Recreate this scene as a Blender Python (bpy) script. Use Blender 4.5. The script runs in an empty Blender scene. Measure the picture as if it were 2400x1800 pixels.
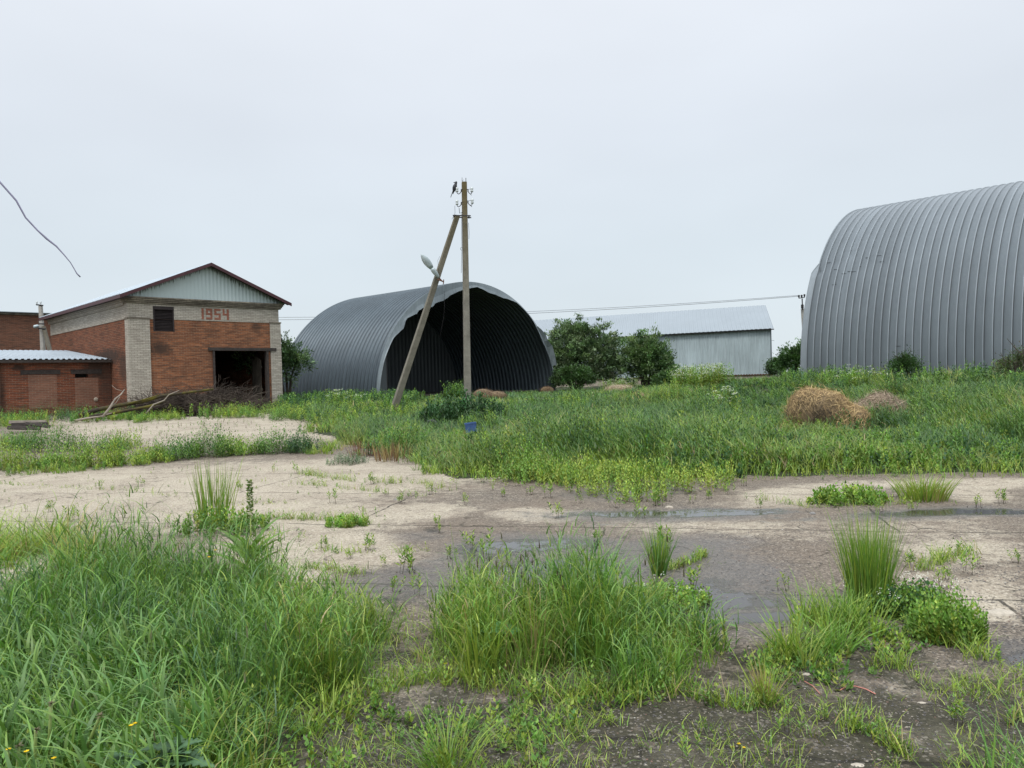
import bpy, math, random
import numpy as np
from mathutils import Matrix, Vector

# ------------------------------------------------------------------ camera, sky, sun, exposure
S = bpy.context.scene
COL = S.collection
RAD = math.radians
F_PX, ROLL, YC, EYE = 1800.0, RAD(1.7), 890.0, 1.6
PITCH = math.atan((900 - YC) / F_PX)
FWD = np.array([0, math.cos(PITCH), -math.sin(PITCH)])
R0 = np.array([1.0, 0, 0]); U0 = np.cross(R0, FWD)
RGT = math.cos(ROLL) * R0 - math.sin(ROLL) * U0
UPV = math.sin(ROLL) * R0 + math.cos(ROLL) * U0
CAMP = np.array([0, 0, EYE])
cd = bpy.data.cameras.new('camera'); cam = bpy.data.objects.new('camera', cd); COL.objects.link(cam)
cd.sensor_width = 36; cd.lens = 36 * F_PX / 2400; cd.clip_end = 5000; cd.clip_start = 0.05
m = Matrix.Identity(4)
for i, v in enumerate((RGT, UPV, -FWD)):
    for j in range(3): m[j][i] = v[j]
for j in range(3): m[j][3] = CAMP[j]
cam.matrix_world = m
S.camera = cam

W = bpy.data.worlds.new('World'); S.world = W; W.use_nodes = True
nt = W.node_tree; nt.nodes.clear()
out = nt.nodes.new('ShaderNodeOutputWorld'); bg = nt.nodes.new('ShaderNodeBackground')
sky = nt.nodes.new('ShaderNodeTexSky'); sky.sky_type = 'NISHITA'; sky.sun_disc = False
sky.sun_elevation = RAD(55); sky.sun_rotation = RAD(200)
tc = nt.nodes.new('ShaderNodeTexCoord'); sx = nt.nodes.new('ShaderNodeSeparateXYZ')
nt.links.new(tc.outputs['Generated'], sx.inputs[0])
ramp = nt.nodes.new('ShaderNodeValToRGB'); cr = ramp.color_ramp     # overcast deck: dim at the horizon, brightest overhead
K = 7.0
def kc(r, g, b, s): return (r * s * K, g * s * K, b * s * K, 1)
cr.elements[0].position = 0.0; cr.elements[0].color = kc(.68, .755, .80, 1.0)
cr.elements[1].position = 1.0; cr.elements[1].color = kc(.75, .80, .85, 3.0)
for p, c in ((.16, kc(.675, .75, .808, 1.0)), (.30, kc(.715, .77, .838, 1.0)), (.46, kc(.76, .80, .86, 1.05)), (.62, kc(.76, .80, .86, 1.6))):
    e = cr.elements.new(p); e.color = c
nt.links.new(sx.outputs['Z'], ramp.inputs[0])
nz = nt.nodes.new('ShaderNodeTexNoise'); nz.inputs['Scale'].default_value = 2.2; nz.inputs['Detail'].default_value = 3
mpv = nt.nodes.new('ShaderNodeMapping'); mpv.inputs['Scale'].default_value = (1, 1, 2.5)
nt.links.new(tc.outputs['Generated'], mpv.inputs[0]); nt.links.new(mpv.outputs[0], nz.inputs['Vector'])
mr = nt.nodes.new('ShaderNodeMapRange'); mr.inputs[1].default_value = .3; mr.inputs[2].default_value = .7
mr.inputs[3].default_value = .975; mr.inputs[4].default_value = 1.055
nt.links.new(nz.outputs[0], mr.inputs[0])
mul = nt.nodes.new('ShaderNodeVectorMath'); mul.operation = 'SCALE'
nt.links.new(ramp.outputs[0], mul.inputs[0]); nt.links.new(mr.outputs[0], mul.inputs['Scale'])
mx = nt.nodes.new('ShaderNodeMix'); mx.data_type = 'RGBA'; mx.inputs[0].default_value = .96
nt.links.new(sky.outputs[0], mx.inputs[6]); nt.links.new(mul.outputs[0], mx.inputs[7])
nt.links.new(mx.outputs[2], bg.inputs[0]); bg.inputs[1].default_value = 0.15
nt.links.new(bg.outputs[0], out.inputs[0])
sl = bpy.data.lights.new('sun', 'SUN'); sl.energy = 1.5; sl.angle = RAD(14); sl.color = (1, .97, .93)
so = bpy.data.objects.new('sun', sl); COL.objects.link(so); so.rotation_euler = (RAD(35), 0, RAD(-20)); so.location = (0, 0, 30)
S.view_settings.view_transform = 'Standard'; S.view_settings.look = 'None'
S.view_settings.exposure = 0.0; S.view_settings.gamma = 1.0
S.render.engine = 'CYCLES'
S.cycles.max_bounces = 6; S.cycles.diffuse_bounces = 3; S.cycles.glossy_bounces = 3; S.cycles.transmission_bounces = 3
S.cycles.caustics_reflective = False; S.cycles.caustics_refractive = False
S.cycles.use_denoising = True

# ------------------------------------------------------------------ helpers
rng = np.random.default_rng(7); random.seed(7)
def smooth(a, b, x):
    t = np.clip((np.asarray(x, float) - a) / (b - a), 0, 1); return t * t * (3 - 2 * t)
_tab = rng.random((256, 256))
def vnoise(x, y, s=1.0, o=0):
    x = np.asarray(x, float) / s + 31.7 + o * 17.3; y = np.asarray(y, float) / s + 53.1 + o * 7.9
    xi = np.floor(x).astype(int); yi = np.floor(y).astype(int); fx = x - xi; fy = y - yi
    fx = fx * fx * (3 - 2 * fx); fy = fy * fy * (3 - 2 * fy)
    a = _tab[xi % 256, yi % 256]; b = _tab[(xi + 1) % 256, yi % 256]; c = _tab[xi % 256, (yi + 1) % 256]; d = _tab[(xi + 1) % 256, (yi + 1) % 256]
    return (a * (1 - fx) + b * fx) * (1 - fy) + (c * (1 - fx) + d * fx) * fy
def fbm(x, y, s, o=0): return .5 * vnoise(x, y, s, o) + .3 * vnoise(x, y, s / 2.1, o + 1) + .2 * vnoise(x, y, s / 4.3, o + 2)
def tz(x, y):                                                    # height of the terrain
    x = np.asarray(x, float); y = np.asarray(y, float); r = x / np.maximum(y, 5)
    A = .55 + .46 * smooth(.05, .36, r) + .26 * smooth(.38, .65, r)
    z = A * smooth(15, 37, y)
    z = z + .26 * np.exp(-((x - 7.2) / 4.6) ** 2 - ((y - 34) / 3.5) ** 2)
    z = z + .10 * np.exp(-((x - 2.0) / 3.0) ** 2 - ((y - 27) / 2.5) ** 2)
    f = smooth(12, 20, y) * smooth(-.28, -.18, r)
    z = z + f * .42 * (fbm(x, y, 2.4, 3) - .5)
    z = z - .012 * smooth(.6, .35, fbm(x, y, 3.1, 9)) * (1 - smooth(12, 16, y))
    return z
def hit(px, py):                                                 # where a line of sight of the surveyed photo meets the terrain
    d = FWD + (px - 1200) / F_PX * RGT - (py - 900) / F_PX * UPV; d = d / d[1]
    ys = np.concatenate([np.arange(1.2, 20, .02), np.arange(20, 140, .1)])
    P = CAMP + ys[:, None] * d
    k = np.nonzero(P[:, 2] <= tz(P[:, 0], P[:, 1]))[0]
    return P[k[0]] if len(k) else P[-1]
def at(px, py, Y):
    d = FWD + (px - 1200) / F_PX * RGT - (py - 900) / F_PX * UPV; return CAMP + d / d[1] * Y
def inpoly(x, y, poly):
    x = np.asarray(x); y = np.asarray(y); c = np.zeros(x.shape, bool); n = len(poly); j = n - 1
    for i in range(n):
        xi, yi = poly[i]; xj, yj = poly[j]
        if yi != yj: c ^= ((yi > y) != (yj > y)) & (x < (xj - xi) * (y - yi) / (yj - yi) + xi)
        j = i
    return c
def wpoly(pts): return [tuple(hit(a, b)[:2]) for a, b in pts]
def scatter(pts, dens, world=False, fall=0):                     # uniform points in a patch of ground
    P = pts if world else wpoly(pts); a = np.array(P)
    lo = a.min(0); hi = a.max(0); n = int(np.prod(hi - lo) * dens)
    x = rng.uniform(lo[0], hi[0], n); y = rng.uniform(lo[1], hi[1], n); k = inpoly(x, y, P)
    if fall: k &= rng.random(n) < np.minimum(1, (fall / np.maximum(y, 1)) ** 1.3)
    return x[k], y[k]

def newmesh(name, V, F, mat=None, parent=None, uv=None, col=None, smoothf=False, mats=None, midx=None):
    me = bpy.data.meshes.new(name)
    V = np.asarray(V, np.float32).reshape(-1, 3)
    if isinstance(F, np.ndarray):
        n, k = F.shape
        me.vertices.add(len(V)); me.vertices.foreach_set('co', V.ravel())
        me.loops.add(n * k); me.loops.foreach_set('vertex_index', F.ravel().astype(np.int32))
        me.polygons.add(n); me.polygons.foreach_set('loop_start', np.arange(0, n * k, k, dtype=np.int32))
        try: me.polygons.foreach_set('loop_total', np.full(n, k, np.int32))
        except Exception: pass
        me.update(calc_edges=True)
    else:
        me.from_pydata([tuple(map(float, v)) for v in V], [], [tuple(f) for f in F]); me.update()
    if smoothf: me.polygons.foreach_set('use_smooth', np.ones(len(me.polygons), bool))
    if uv is not None:
        u = me.uv_layers.new(name='UVMap'); li = np.zeros(len(me.loops), np.int32); me.loops.foreach_get('vertex_index', li)
        u.data.foreach_set('uv', np.asarray(uv, np.float32)[li].ravel())
    if col is not None:
        c = np.ones((len(V), 4), np.float32); cc = np.asarray(col, np.float32); c[:, :cc.shape[1]] = cc
        a = me.color_attributes.new('col', 'FLOAT_COLOR', 'POINT'); a.data.foreach_set('color', c.ravel())
    for mm in (mats or ([mat] if mat else [])): me.materials.append(mm)
    if midx is not None: me.polygons.foreach_set('material_index', np.asarray(midx, np.int32))
    o = bpy.data.objects.new(name, me); COL.objects.link(o)
    if parent: o.parent = parent
    return o
def tag(o, label=None, cat=None, group=None, kind=None):
    if label: o['label'] = label
    if cat: o['category'] = cat
    if group: o['group'] = group
    if kind: o['kind'] = kind
    return o
def thing(name, label, cat, loc, rz=0, group=None):
    o = bpy.data.objects.new(name, None); COL.objects.link(o); o.location = loc; o.rotation_euler = (0, 0, rz)
    o.empty_display_size = .2
    return tag(o, label, cat, group)

class MB:                                                        # collects simple solids into one mesh
    def __init__(s): s.v = []; s.f = []; s.uv = []
    def add(s, V, F, uv=None):
        n = len(s.v); s.v += [tuple(map(float, p)) for p in V]; s.f += [tuple(i + n for i in f) for f in F]
        s.uv += list(uv) if uv is not None else [(p[0], p[2]) for p in V]
    def box(s, x0, x1, y0, y1, z0, z1):
        # four-sided uv in metres: separate verts per face
        for q in (((x0, y0, z0), (x1, y0, z0), (x1, y0, z1), (x0, y0, z1)), ((x1, y1, z0), (x0, y1, z0), (x0, y1, z1), (x1, y1, z1)),
                  ((x0, y1, z0), (x0, y0, z0), (x0, y0, z1), (x0, y1, z1)), ((x1, y0, z0), (x1, y1, z0), (x1, y1, z1), (x1, y0, z1)),
                  ((x0, y0, z1), (x1, y0, z1), (x1, y1, z1), (x0, y1, z1)), ((x0, y1, z0), (x1, y1, z0), (x1, y0, z0), (x0, y0, z0))):
            dx = abs(q[1][0] - q[0][0]) > 1e-6
            flat = abs(q[0][2] - q[2][2]) < 1e-6
            s.add(q, [(0, 1, 2, 3)], [((p[0] if (dx or flat) else p[1]), (p[1] if flat else p[2])) for p in q])
    def quad(s, *q, uv=None):
        s.add(q, [tuple(range(len(q)))], uv)
    def tube(s, pts, r, n=8, cap=True):
        pts = [np.array(p, float) for p in pts]; rr = r if hasattr(r, '__len__') else [r] * len(pts)
        V = []; prev = None
        for i, p in enumerate(pts):
            d = (pts[min(i + 1, len(pts) - 1)] - pts[max(i - 1, 0)]); d = d / (np.linalg.norm(d) + 1e-9)
            if prev is None:
                a = np.cross(d, [0, 0, 1.]); a = a if np.linalg.norm(a) > .1 else np.cross(d, [0, 1., 0])
            else: a = prev - d * (prev @ d)
            a = a / np.linalg.norm(a); prev = a; b = np.cross(d, a)
            for k in range(n):
                t = 2 * math.pi * k / n; V.append(p + rr[i] * (math.cos(t) * a + math.sin(t) * b))
        Fc = [(i * n + k, i * n + (k + 1) % n, (i + 1) * n + (k + 1) % n, (i + 1) * n + k) for i in range(len(pts) - 1) for k in range(n)]
        if cap: Fc += [tuple(range(n))[::-1], tuple((len(pts) - 1) * n + k for k in range(n))]
        s.add(V, Fc)
    def build(s, name, mat, parent=None, smoothf=False): return newmesh(name, s.v, s.f, mat, parent, uv=s.uv, smoothf=smoothf)

def lathe(mb, c, axis, prof, n=12, flat=1.0, side=None):         # revolve (t, r) about an axis, flattened across `side`
    c = np.array(c, float); ax = np.array(axis, float); ax /= np.linalg.norm(ax)
    a = np.array(side if side is not None else np.cross(ax, [0, .3, 1.]), float); a -= ax * (a @ ax); a /= np.linalg.norm(a); b = np.cross(ax, a)
    V = []
    for t, r in prof:
        for k in range(n):
            th = 2 * math.pi * k / n; V.append(c + ax * t + r * (math.cos(th) * a * flat + math.sin(th) * b))
    Fc = [(i * n + k, i * n + (k + 1) % n, (i + 1) * n + (k + 1) % n, (i + 1) * n + k) for i in range(len(prof) - 1) for k in range(n)]
    Fc += [tuple(range(n))[::-1], tuple((len(prof) - 1) * n + k for k in range(n))]
    mb.add(V, Fc)

def tubes(P, R, n=4):                                            # many tubes at once: P (m,k,3), R (m,k)
    m_, k_, _ = P.shape
    d = np.gradient(P, axis=1); d /= np.linalg.norm(d, axis=2, keepdims=True) + 1e-9
    ref = np.where(np.abs(d[..., 2:3]) > .9, np.array([1., 0, 0]), np.array([0, 0, 1.]))
    a = np.cross(d, ref); a /= np.linalg.norm(a, axis=2, keepdims=True) + 1e-9; b = np.cross(d, a)
    th = np.arange(n) * 2 * np.pi / n
    V = P[:, :, None, :] + R[:, :, None, None] * (np.cos(th)[None, None, :, None] * a[:, :, None, :] + np.sin(th)[None, None, :, None] * b[:, :, None, :])
    i, j, k = np.meshgrid(np.arange(m_), np.arange(k_ - 1), np.arange(n), indexing='ij')
    base = i * k_ * n
    Fc = np.stack([base + j * n + k, base + j * n + (k + 1) % n, base + (j + 1) * n + (k + 1) % n, base + (j + 1) * n + k], -1).reshape(-1, 4)
    return V.reshape(-1, 3), Fc

class Veg:                                                       # vectorised blades and leaves gathered in one mesh
    def __init__(s): s.V = []; s.F = []; s.C = []; s.n = 0
    def _push(s, V, F, C):
        s.V.append(V.reshape(-1, 3)); s.F.append(F.reshape(-1, 4) + s.n); s.C.append(C.reshape(-1, 3)); s.n += V.reshape(-1, 3).shape[0]
    def blades(s, base, h, w, az, bend, col, seg=3, tilt=None, droop=1.8, tip=(1.15, 1.15, .95)):
        n = len(base)
        if n == 0: return
        t = np.linspace(0, 1, seg + 1)[None, :]
        dirx = np.cos(az); diry = np.sin(az)
        tl = np.zeros(n) if tilt is None else tilt
        hor = h[:, None] * (tl[:, None] * t + bend[:, None] * t ** droop)
        ver = h[:, None] * (t - .45 * np.abs(bend[:, None]) * t ** (droop + 1.2))
        cx = base[:, 0:1] + dirx[:, None] * hor; cy = base[:, 1:2] + diry[:, None] * hor; cz = base[:, 2:3] + ver
        fa = az + rng.uniform(-1.2, 1.2, n) + np.pi / 2
        ww = w[:, None] * (1 - t ** 1.6 * .93) * .5
        ox = np.cos(fa)[:, None] * ww; oy = np.sin(fa)[:, None] * ww
        L = np.stack([cx - ox, cy - oy, cz], -1); R = np.stack([cx + ox, cy + oy, cz], -1)
        V = np.stack([L, R], 2)                                   # n, seg+1, 2, 3
        i = np.arange(n)[:, None] * (seg + 1) * 2; j = np.arange(seg)[None, :] * 2
        Fc = np.stack([i + j, i + j + 1, i + j + 3, i + j + 2], -1)
        c = col[:, None, None, :] * (np.array([1, 1, 1.]) * (1 - t[..., None, None]) + np.array(tip) * t[..., None, None])
        s._push(V, Fc, np.broadcast_to(c, V.shape).copy())
    def leaves(s, pos, d, nrm, l, w, col):                        # pointed leaf of two quads folded at the midrib
        n = len(pos)
        if n == 0: return
        d = d / (np.linalg.norm(d, axis=1, keepdims=True) + 1e-9)
        sd = np.cross(d, nrm); sd /= np.linalg.norm(sd, axis=1, keepdims=True) + 1e-9
        up = np.cross(sd, d)
        l_ = l[:, None]; w_ = w[:, None]
        p0 = pos; p3 = pos + d * l_ - up * l_ * .12
        mid = pos + d * l_ * .5 - up * w_ * .12
        a = pos + d * l_ * .42 + sd * w_ * .5 + up * w_ * .08; b = pos + d * l_ * .42 - sd * w_ * .5 + up * w_ * .08
        V = np.stack([p0, a, p3, mid, b], 1)
        i = np.arange(n)[:, None] * 5
        Fc = np.stack([np.concatenate([i, i + 1, i + 2, i + 3], 1), np.concatenate([i, i + 3, i + 2, i + 4], 1)], 1)
        s._push(V, Fc, np.repeat(col[:, None, :], 5, 1))
    def build(s, name, mat, parent=None):
        return newmesh(name, np.concatenate(s.V), np.concatenate(s.F), mat, parent, col=np.concatenate(s.C), smoothf=False)

# ------------------------------------------------------------------ materials
class NT:
    def __init__(s, name):
        s.m = bpy.data.materials.new(name); s.m.use_nodes = True; s.t = s.m.node_tree; s.t.nodes.clear()
        s.out = s.t.nodes.new('ShaderNodeOutputMaterial'); s.b = s.t.nodes.new('ShaderNodeBsdfPrincipled')
        s.t.links.new(s.b.outputs[0], s.out.inputs[0])
    def n(s, ty, **kw):
        x = s.t.nodes.new('ShaderNode' + ty)
        for k, v in kw.items():
            if k.startswith('i_'):
                key = k[2:]; key = int(key) if key.isdigit() else key.replace('_', ' ')
                s.set(x.inputs[key], v)
            else: setattr(x, k, v)
        return x
    def set(s, inp, v):
        if hasattr(v, 'is_output') or isinstance(v, bpy.types.NodeSocket): s.t.links.new(v, inp)
        else: inp.default_value = v
    def mix(s, f, a, b, mode='MIX'):
        x = s.n('Mix', data_type='RGBA', blend_type=mode); s.set(x.inputs[0], f); s.set(x.inputs[6], c4(a)); s.set(x.inputs[7], c4(b)); return x.outputs[2]
    def math(s, op, a, b=0.0, clamp=False):
        x = s.n('Math', operation=op, use_clamp=clamp); s.set(x.inputs[0], a); s.set(x.inputs[1], b); return x.outputs[0]
    def rng(s, v, a, b, c=0.0, d=1.0):
        x = s.n('MapRange'); s.set(x.inputs[0], v)
        for i, q in enumerate((a, b, c, d)): x.inputs[i + 1].default_value = q
        return x.outputs[0]
    def noise(s, sc, det=4, rough=.6, vec=None, dist=0):
        x = s.n('TexNoise', i_Scale=sc, i_Detail=det, i_Roughness=rough, i_Distortion=dist)
        if vec is not None: s.t.links.new(vec, x.inputs['Vector'])
        return x.outputs[0]
    def base(s, c=None, r=None, mt=None, sp=None, bump=None, bs=.3, bd=.02):
        if c is not None: s.set(s.b.inputs['Base Color'], c4(c))
        if r is not None: s.set(s.b.inputs['Roughness'], r)
        if mt is not None: s.set(s.b.inputs['Metallic'], mt)
        if sp is not None: s.set(s.b.inputs['Specular IOR Level'], sp)
        if bump is not None:
            x = s.n('Bump', i_Strength=bs, i_Distance=bd); s.set(x.inputs['Height'], bump); s.t.links.new(x.outputs[0], s.b.inputs['Normal'])
        return s.m
def c4(c):
    if isinstance(c, (tuple, list)) and len(c) == 3: return (c[0], c[1], c[2], 1)
    return c
def simple(name, c, r=.7, mt=0.0, var=.25, sc=6, bs=.2):
    N = NT(name); tcn = N.n('TexCoord').outputs['Object']; v = N.noise(sc, 5, .65, tcn)
    f = N.rng(v, .3, .7)
    d = tuple(x * (1 - var) for x in c); l = tuple(min(1, x * (1 + var)) for x in c)
    return N.base(N.mix(f, d, l), r, mt, bump=v, bs=bs, bd=.01)

def brick(name, c1, c2, mortar, stains=(), bw=.26, bh=.082, dirt=.55, dcol=(.055, .038, .03)):
    N = NT(name); uv = N.n('TexCoord').outputs['UV']
    wob = N.n('TexNoise', i_Scale=1.3, i_Detail=2.0); N.t.links.new(uv, wob.inputs['Vector'])
    uvw = N.n('VectorMath', operation='MULTIPLY_ADD'); N.t.links.new(wob.outputs['Color'], uvw.inputs[0]); uvw.inputs[1].default_value = (.03, .03, 0); N.t.links.new(uv, uvw.inputs[2])
    b = N.n('TexBrick', i_Scale=1.0, i_Mortar_Size=.007, i_Mortar_Smooth=.2, i_Bias=0.0, i_Brick_Width=bw, i_Row_Height=bh)
    b.offset = .5; N.set(b.inputs['Color1'], c4(c1)); N.set(b.inputs['Color2'], c4(c2)); N.set(b.inputs['Mortar'], c4(mortar))
    N.t.links.new(uvw.outputs[0], b.inputs['Vector'])
    n1 = N.noise(.9, 6, .7, uv); n2 = N.noise(5, 6, .75, uv)
    mp = N.n('Mapping'); mp.inputs['Scale'].default_value = (.7, 9.0, 1); N.t.links.new(uv, mp.inputs[0]); n3 = N.noise(1.6, 5, .7, mp.outputs[0])
    c = N.mix(N.math('MULTIPLY', N.rng(n3, .46, .62), .8 if dirt > .46 else .28), b.outputs['Color'], tuple(x * 1.2 for x in dcol))
    c = N.mix(N.math('MULTIPLY', N.rng(n3, .42, .30), .45), c, tuple(min(1, x * 1.35) for x in c1))
    c = N.mix(N.math('MULTIPLY', N.rng(n1, .5, .72), dirt), c, dcol)
    c = N.mix(N.math('MULTIPLY', N.rng(n2, .45, .7), .45), c, tuple(x * .6 for x in c1))
    if stains:
        sp = N.n('SeparateXYZ'); N.t.links.new(uv, sp.inputs[0])
        for (u, v, ru, rv, k) in stains:
            du = N.math('DIVIDE', N.math('SUBTRACT', sp.outputs[0], u), ru); dv = N.math('DIVIDE', N.math('SUBTRACT', sp.outputs[1], v), rv)
            q = N.math('ADD', N.math('MULTIPLY', du, du), N.math('MULTIPLY', dv, dv))
            q = N.math('ADD', q, N.rng(n2, .3, .7, -.5, .5))
            c = N.mix(N.math('MULTIPLY', N.rng(q, 1.1, .2), k), c, dcol)
    bp = N.math('ADD', N.math('MULTIPLY', b.outputs['Fac'], -.6), N.math('MULTIPLY', n2, .7))
    return N.base(c, .92, 0, .2, bump=bp, bs=.7, bd=.02)
RED1, RED2, MORT = (.37, .14, .064), (.18, .07, .040), (.34, .25, .165)
M = {}
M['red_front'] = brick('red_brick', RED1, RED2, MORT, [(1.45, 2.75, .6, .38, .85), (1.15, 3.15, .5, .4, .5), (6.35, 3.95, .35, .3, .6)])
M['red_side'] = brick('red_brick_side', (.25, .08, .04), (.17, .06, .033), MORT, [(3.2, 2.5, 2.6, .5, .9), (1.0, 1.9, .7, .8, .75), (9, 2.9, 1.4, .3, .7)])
M['red_annex'] = brick('annex_brick', (.27, .078, .036), (.16, .05, .03), (.30, .23, .16), [(-.75, 1.9, .55, .6, .85), (-.2, 1.3, .5, 1.6, .7), (-3.9, 2.0, .3, .18, .9), (-4.8, .8, .4, 1.6, .8)])
M['red_far'] = brick('far_brick', (.21, .088, .052), (.155, .068, .044), (.25, .17, .12), dirt=.5)
M['infill'] = brick('infill_brick', (.27, .125, .08), (.21, .095, .062), (.30, .24, .18), dirt=.35)
M['white_brick'] = brick('pale_brick', (.56, .51, .43), (.41, .37, .31), (.17, .15, .125), dirt=.45, dcol=(.13, .11, .085))
M['cornice'] = brick('cornice_brick', (.34, .30, .23), (.22, .19, .15), (.12, .10, .08), dirt=.9, dcol=(.05, .045, .038))
M['numeral'] = brick('numeral_red_brick', (.38, .14, .09), (.28, .10, .065), (.26, .19, .15), dirt=.4)
M['plum'] = simple('plum_fascia', (.060, .016, .020), .45, 0, .2, 3)
M['wood_dark'] = simple('weathered_dark_wood', (.045, .035, .03), .85, 0, .5, 9)
M['louvre'] = simple('louvre_wood', (.030, .022, .022), .8, 0, .4, 12)
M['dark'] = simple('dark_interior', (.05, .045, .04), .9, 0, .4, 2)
M['dirt'] = simple('bare_earth', (.05, .042, .033), .95, 0, .4, 2)
def galv(name, c, mt=.55, r=.42, streak=.25, vert='Object', panel=None):
    N = NT(name); tcn = N.n('TexCoord').outputs[vert]
    mp = N.n('Mapping'); mp.inputs['Scale'].default_value = (6, 6, .35); N.t.links.new(tcn, mp.inputs[0])
    a = N.noise(1.2, 6, .7, mp.outputs[0]); b = N.noise(.35, 4, .6, tcn); g = N.noise(30, 3, .6, tcn)
    f = N.math('ADD', N.math('MULTIPLY', a, .5), N.math('MULTIPLY', b, .5))
    col = N.mix(N.rng(f, .35, .65), tuple(x * (1 - streak) for x in c), tuple(min(1, x * (1 + streak)) for x in c))
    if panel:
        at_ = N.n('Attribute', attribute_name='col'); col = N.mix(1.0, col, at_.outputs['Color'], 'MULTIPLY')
    return N.base(col, N.rng(g, .3, .7, r - .08, r + .12), mt, bump=g, bs=.06, bd=.01)
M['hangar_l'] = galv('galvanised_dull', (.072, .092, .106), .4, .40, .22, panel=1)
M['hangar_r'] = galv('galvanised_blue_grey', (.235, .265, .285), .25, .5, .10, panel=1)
M['flange'] = galv('galvanised_pale', (.21, .245, .26), .3, .5, .25)
M['back_wall'] = galv('dull_sheet', (.075, .085, .09), .1, .6, .15)
M['shed_wall'] = galv('shed_wall_sheet', (.42, .49, .505), .15, .55, .25)
M['shed_roof'] = galv('shed_roof_sheet', (.27, .305, .33), .25, .5, .06)
M['roof_sheet'] = galv('roof_sheet', (.38, .43, .47), .3, .45, .12)
def gable_mat():
    N = NT('gable_sheet'); uv = N.n('TexCoord').outputs['UV']; sp = N.n('SeparateXYZ'); N.t.links.new(uv, sp.inputs[0])
    mp = N.n('Mapping'); mp.inputs['Scale'].default_value = (14, .6, 1); N.t.links.new(uv, mp.inputs[0]); a = N.noise(1.0, 4, .7, mp.outputs[0])
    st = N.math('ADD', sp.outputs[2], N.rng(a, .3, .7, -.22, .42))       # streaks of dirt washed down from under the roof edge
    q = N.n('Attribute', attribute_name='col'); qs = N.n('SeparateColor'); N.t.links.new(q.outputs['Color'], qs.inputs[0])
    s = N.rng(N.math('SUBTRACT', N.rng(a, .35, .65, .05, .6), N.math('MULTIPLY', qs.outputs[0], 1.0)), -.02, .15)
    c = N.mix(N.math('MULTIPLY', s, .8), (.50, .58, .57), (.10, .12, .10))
    return N.base(c, .5, .2)
M['gable'] = gable_mat()
def concrete(name, c, moss=.0, dark=(.1, .09, .075)):
    N = NT(name); tcn = N.n('TexCoord').outputs['Object']; a = N.noise(3, 6, .7, tcn); b = N.noise(26, 4, .7, tcn); v = N.n('TexVoronoi', i_Scale=9.0); N.t.links.new(tcn, v.inputs[0])
    col = N.mix(N.rng(a, .35, .7), tuple(x * 1.15 for x in c), tuple(x * .65 for x in c)); col = N.mix(N.math('MULTIPLY', N.rng(b, .55, .75), .7), col, dark)
    sp = N.n('SeparateXYZ'); N.t.links.new(tcn, sp.inputs[0])
    if moss: col = N.mix(N.math('MULTIPLY', N.rng(sp.outputs[2], 4.0, 8.0), moss), col, (.115, .085, .022))
    return N.base(col, .9, 0, .2, bump=b, bs=.5, bd=.01)
M['pole'] = concrete('pole_concrete', (.235, .22, .185), .75)
M['brace'] = concrete('brace_concrete', (.20, .185, .15), .5)
M['far_pole'] = concrete('far_pole_concrete', (.42, .40, .36))
M['plinth'] = concrete('plinth_concrete', (.40, .35, .28), 0)
M['seam'] = simple('bent_seam_edge', (.09, .10, .11), .6, .2, .2, 20)
M['rust'] = simple('rusty_steel', (.12, .05, .025), .8, .3, .4, 20)
M['iron'] = simple('dark_iron', (.03, .028, .028), .6, .5, .3, 20)
M['porcelain'] = simple('white_porcelain', (.62, .66, .66), .2, 0, .1, 10)
M['lamp_shell'] = simple('grey_lamp_shell', (.40, .46, .47), .4, .2, .12, 6)
M['cable'] = simple('grey_purple_cable', (.17, .16, .24), .6, 0, .2, 6)
M['wire'] = simple('aluminium_wire', (.30, .32, .34), .5, .5, .1, 3)
M['crow'] = simple('black_feathers', (.012, .013, .018), .5, 0, .3, 30)
M['blue'] = simple('blue_plastic', (.055, .11, .27), .45, 0, .2, 8)
M['rubber'] = simple('black_rubber', (.016, .018, .022), .6, 0, .3, 12)
def barkm(name, c, c2, sc=7, lo=.45, hi=.6):
    N = NT(name); tcn = N.n('TexCoord').outputs['Object']; a = N.noise(sc, 6, .7, tcn); b = N.noise(1.3, 4, .6, tcn)
    return N.base(N.mix(N.rng(b, lo, hi), c, c2), .9, 0, .2, bump=a, bs=.6, bd=.01)
M['twig'] = barkm('grey_brown_twigs', (.045, .034, .027), (.12, .095, .075))
M['log_moss'] = barkm('mossy_bark', (.045, .036, .026), (.12, .105, .022))
M['pale_wood'] = barkm('bleached_wood', (.30, .26, .215), (.17, .145, .12))
M['trunk'] = barkm('willow_bark', (.06, .05, .04), (.10, .085, .065))
def vegm(name, tr=.25, rough=.55, sp=.25):
    N = NT(name); a = N.n('Attribute', attribute_name='col')
    N.base(a.outputs['Color'], rough, 0, sp)
    t = N.n('BsdfTranslucent'); c = N.mix(1.0, a.outputs['Color'], (1.05, 1.15, .6), 'MULTIPLY'); N.t.links.new(c, t.inputs[0])
    mxs = N.n('MixShader'); mxs.inputs[0].default_value = tr; N.t.links.new(N.b.outputs[0], mxs.inputs[1]); N.t.links.new(t.outputs[0], mxs.inputs[2])
    N.t.links.new(mxs.outputs[0], N.out.inputs[0]); return N.m
M['grass'] = vegm('grass_blades', .26, .42, .45)
M['leaf'] = vegm('green_leaves', .25, .5, .3)
M['straw'] = vegm('straw', .05, .85, .1)
M['petal'] = vegm('petals', .2, .6, .1)

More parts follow.
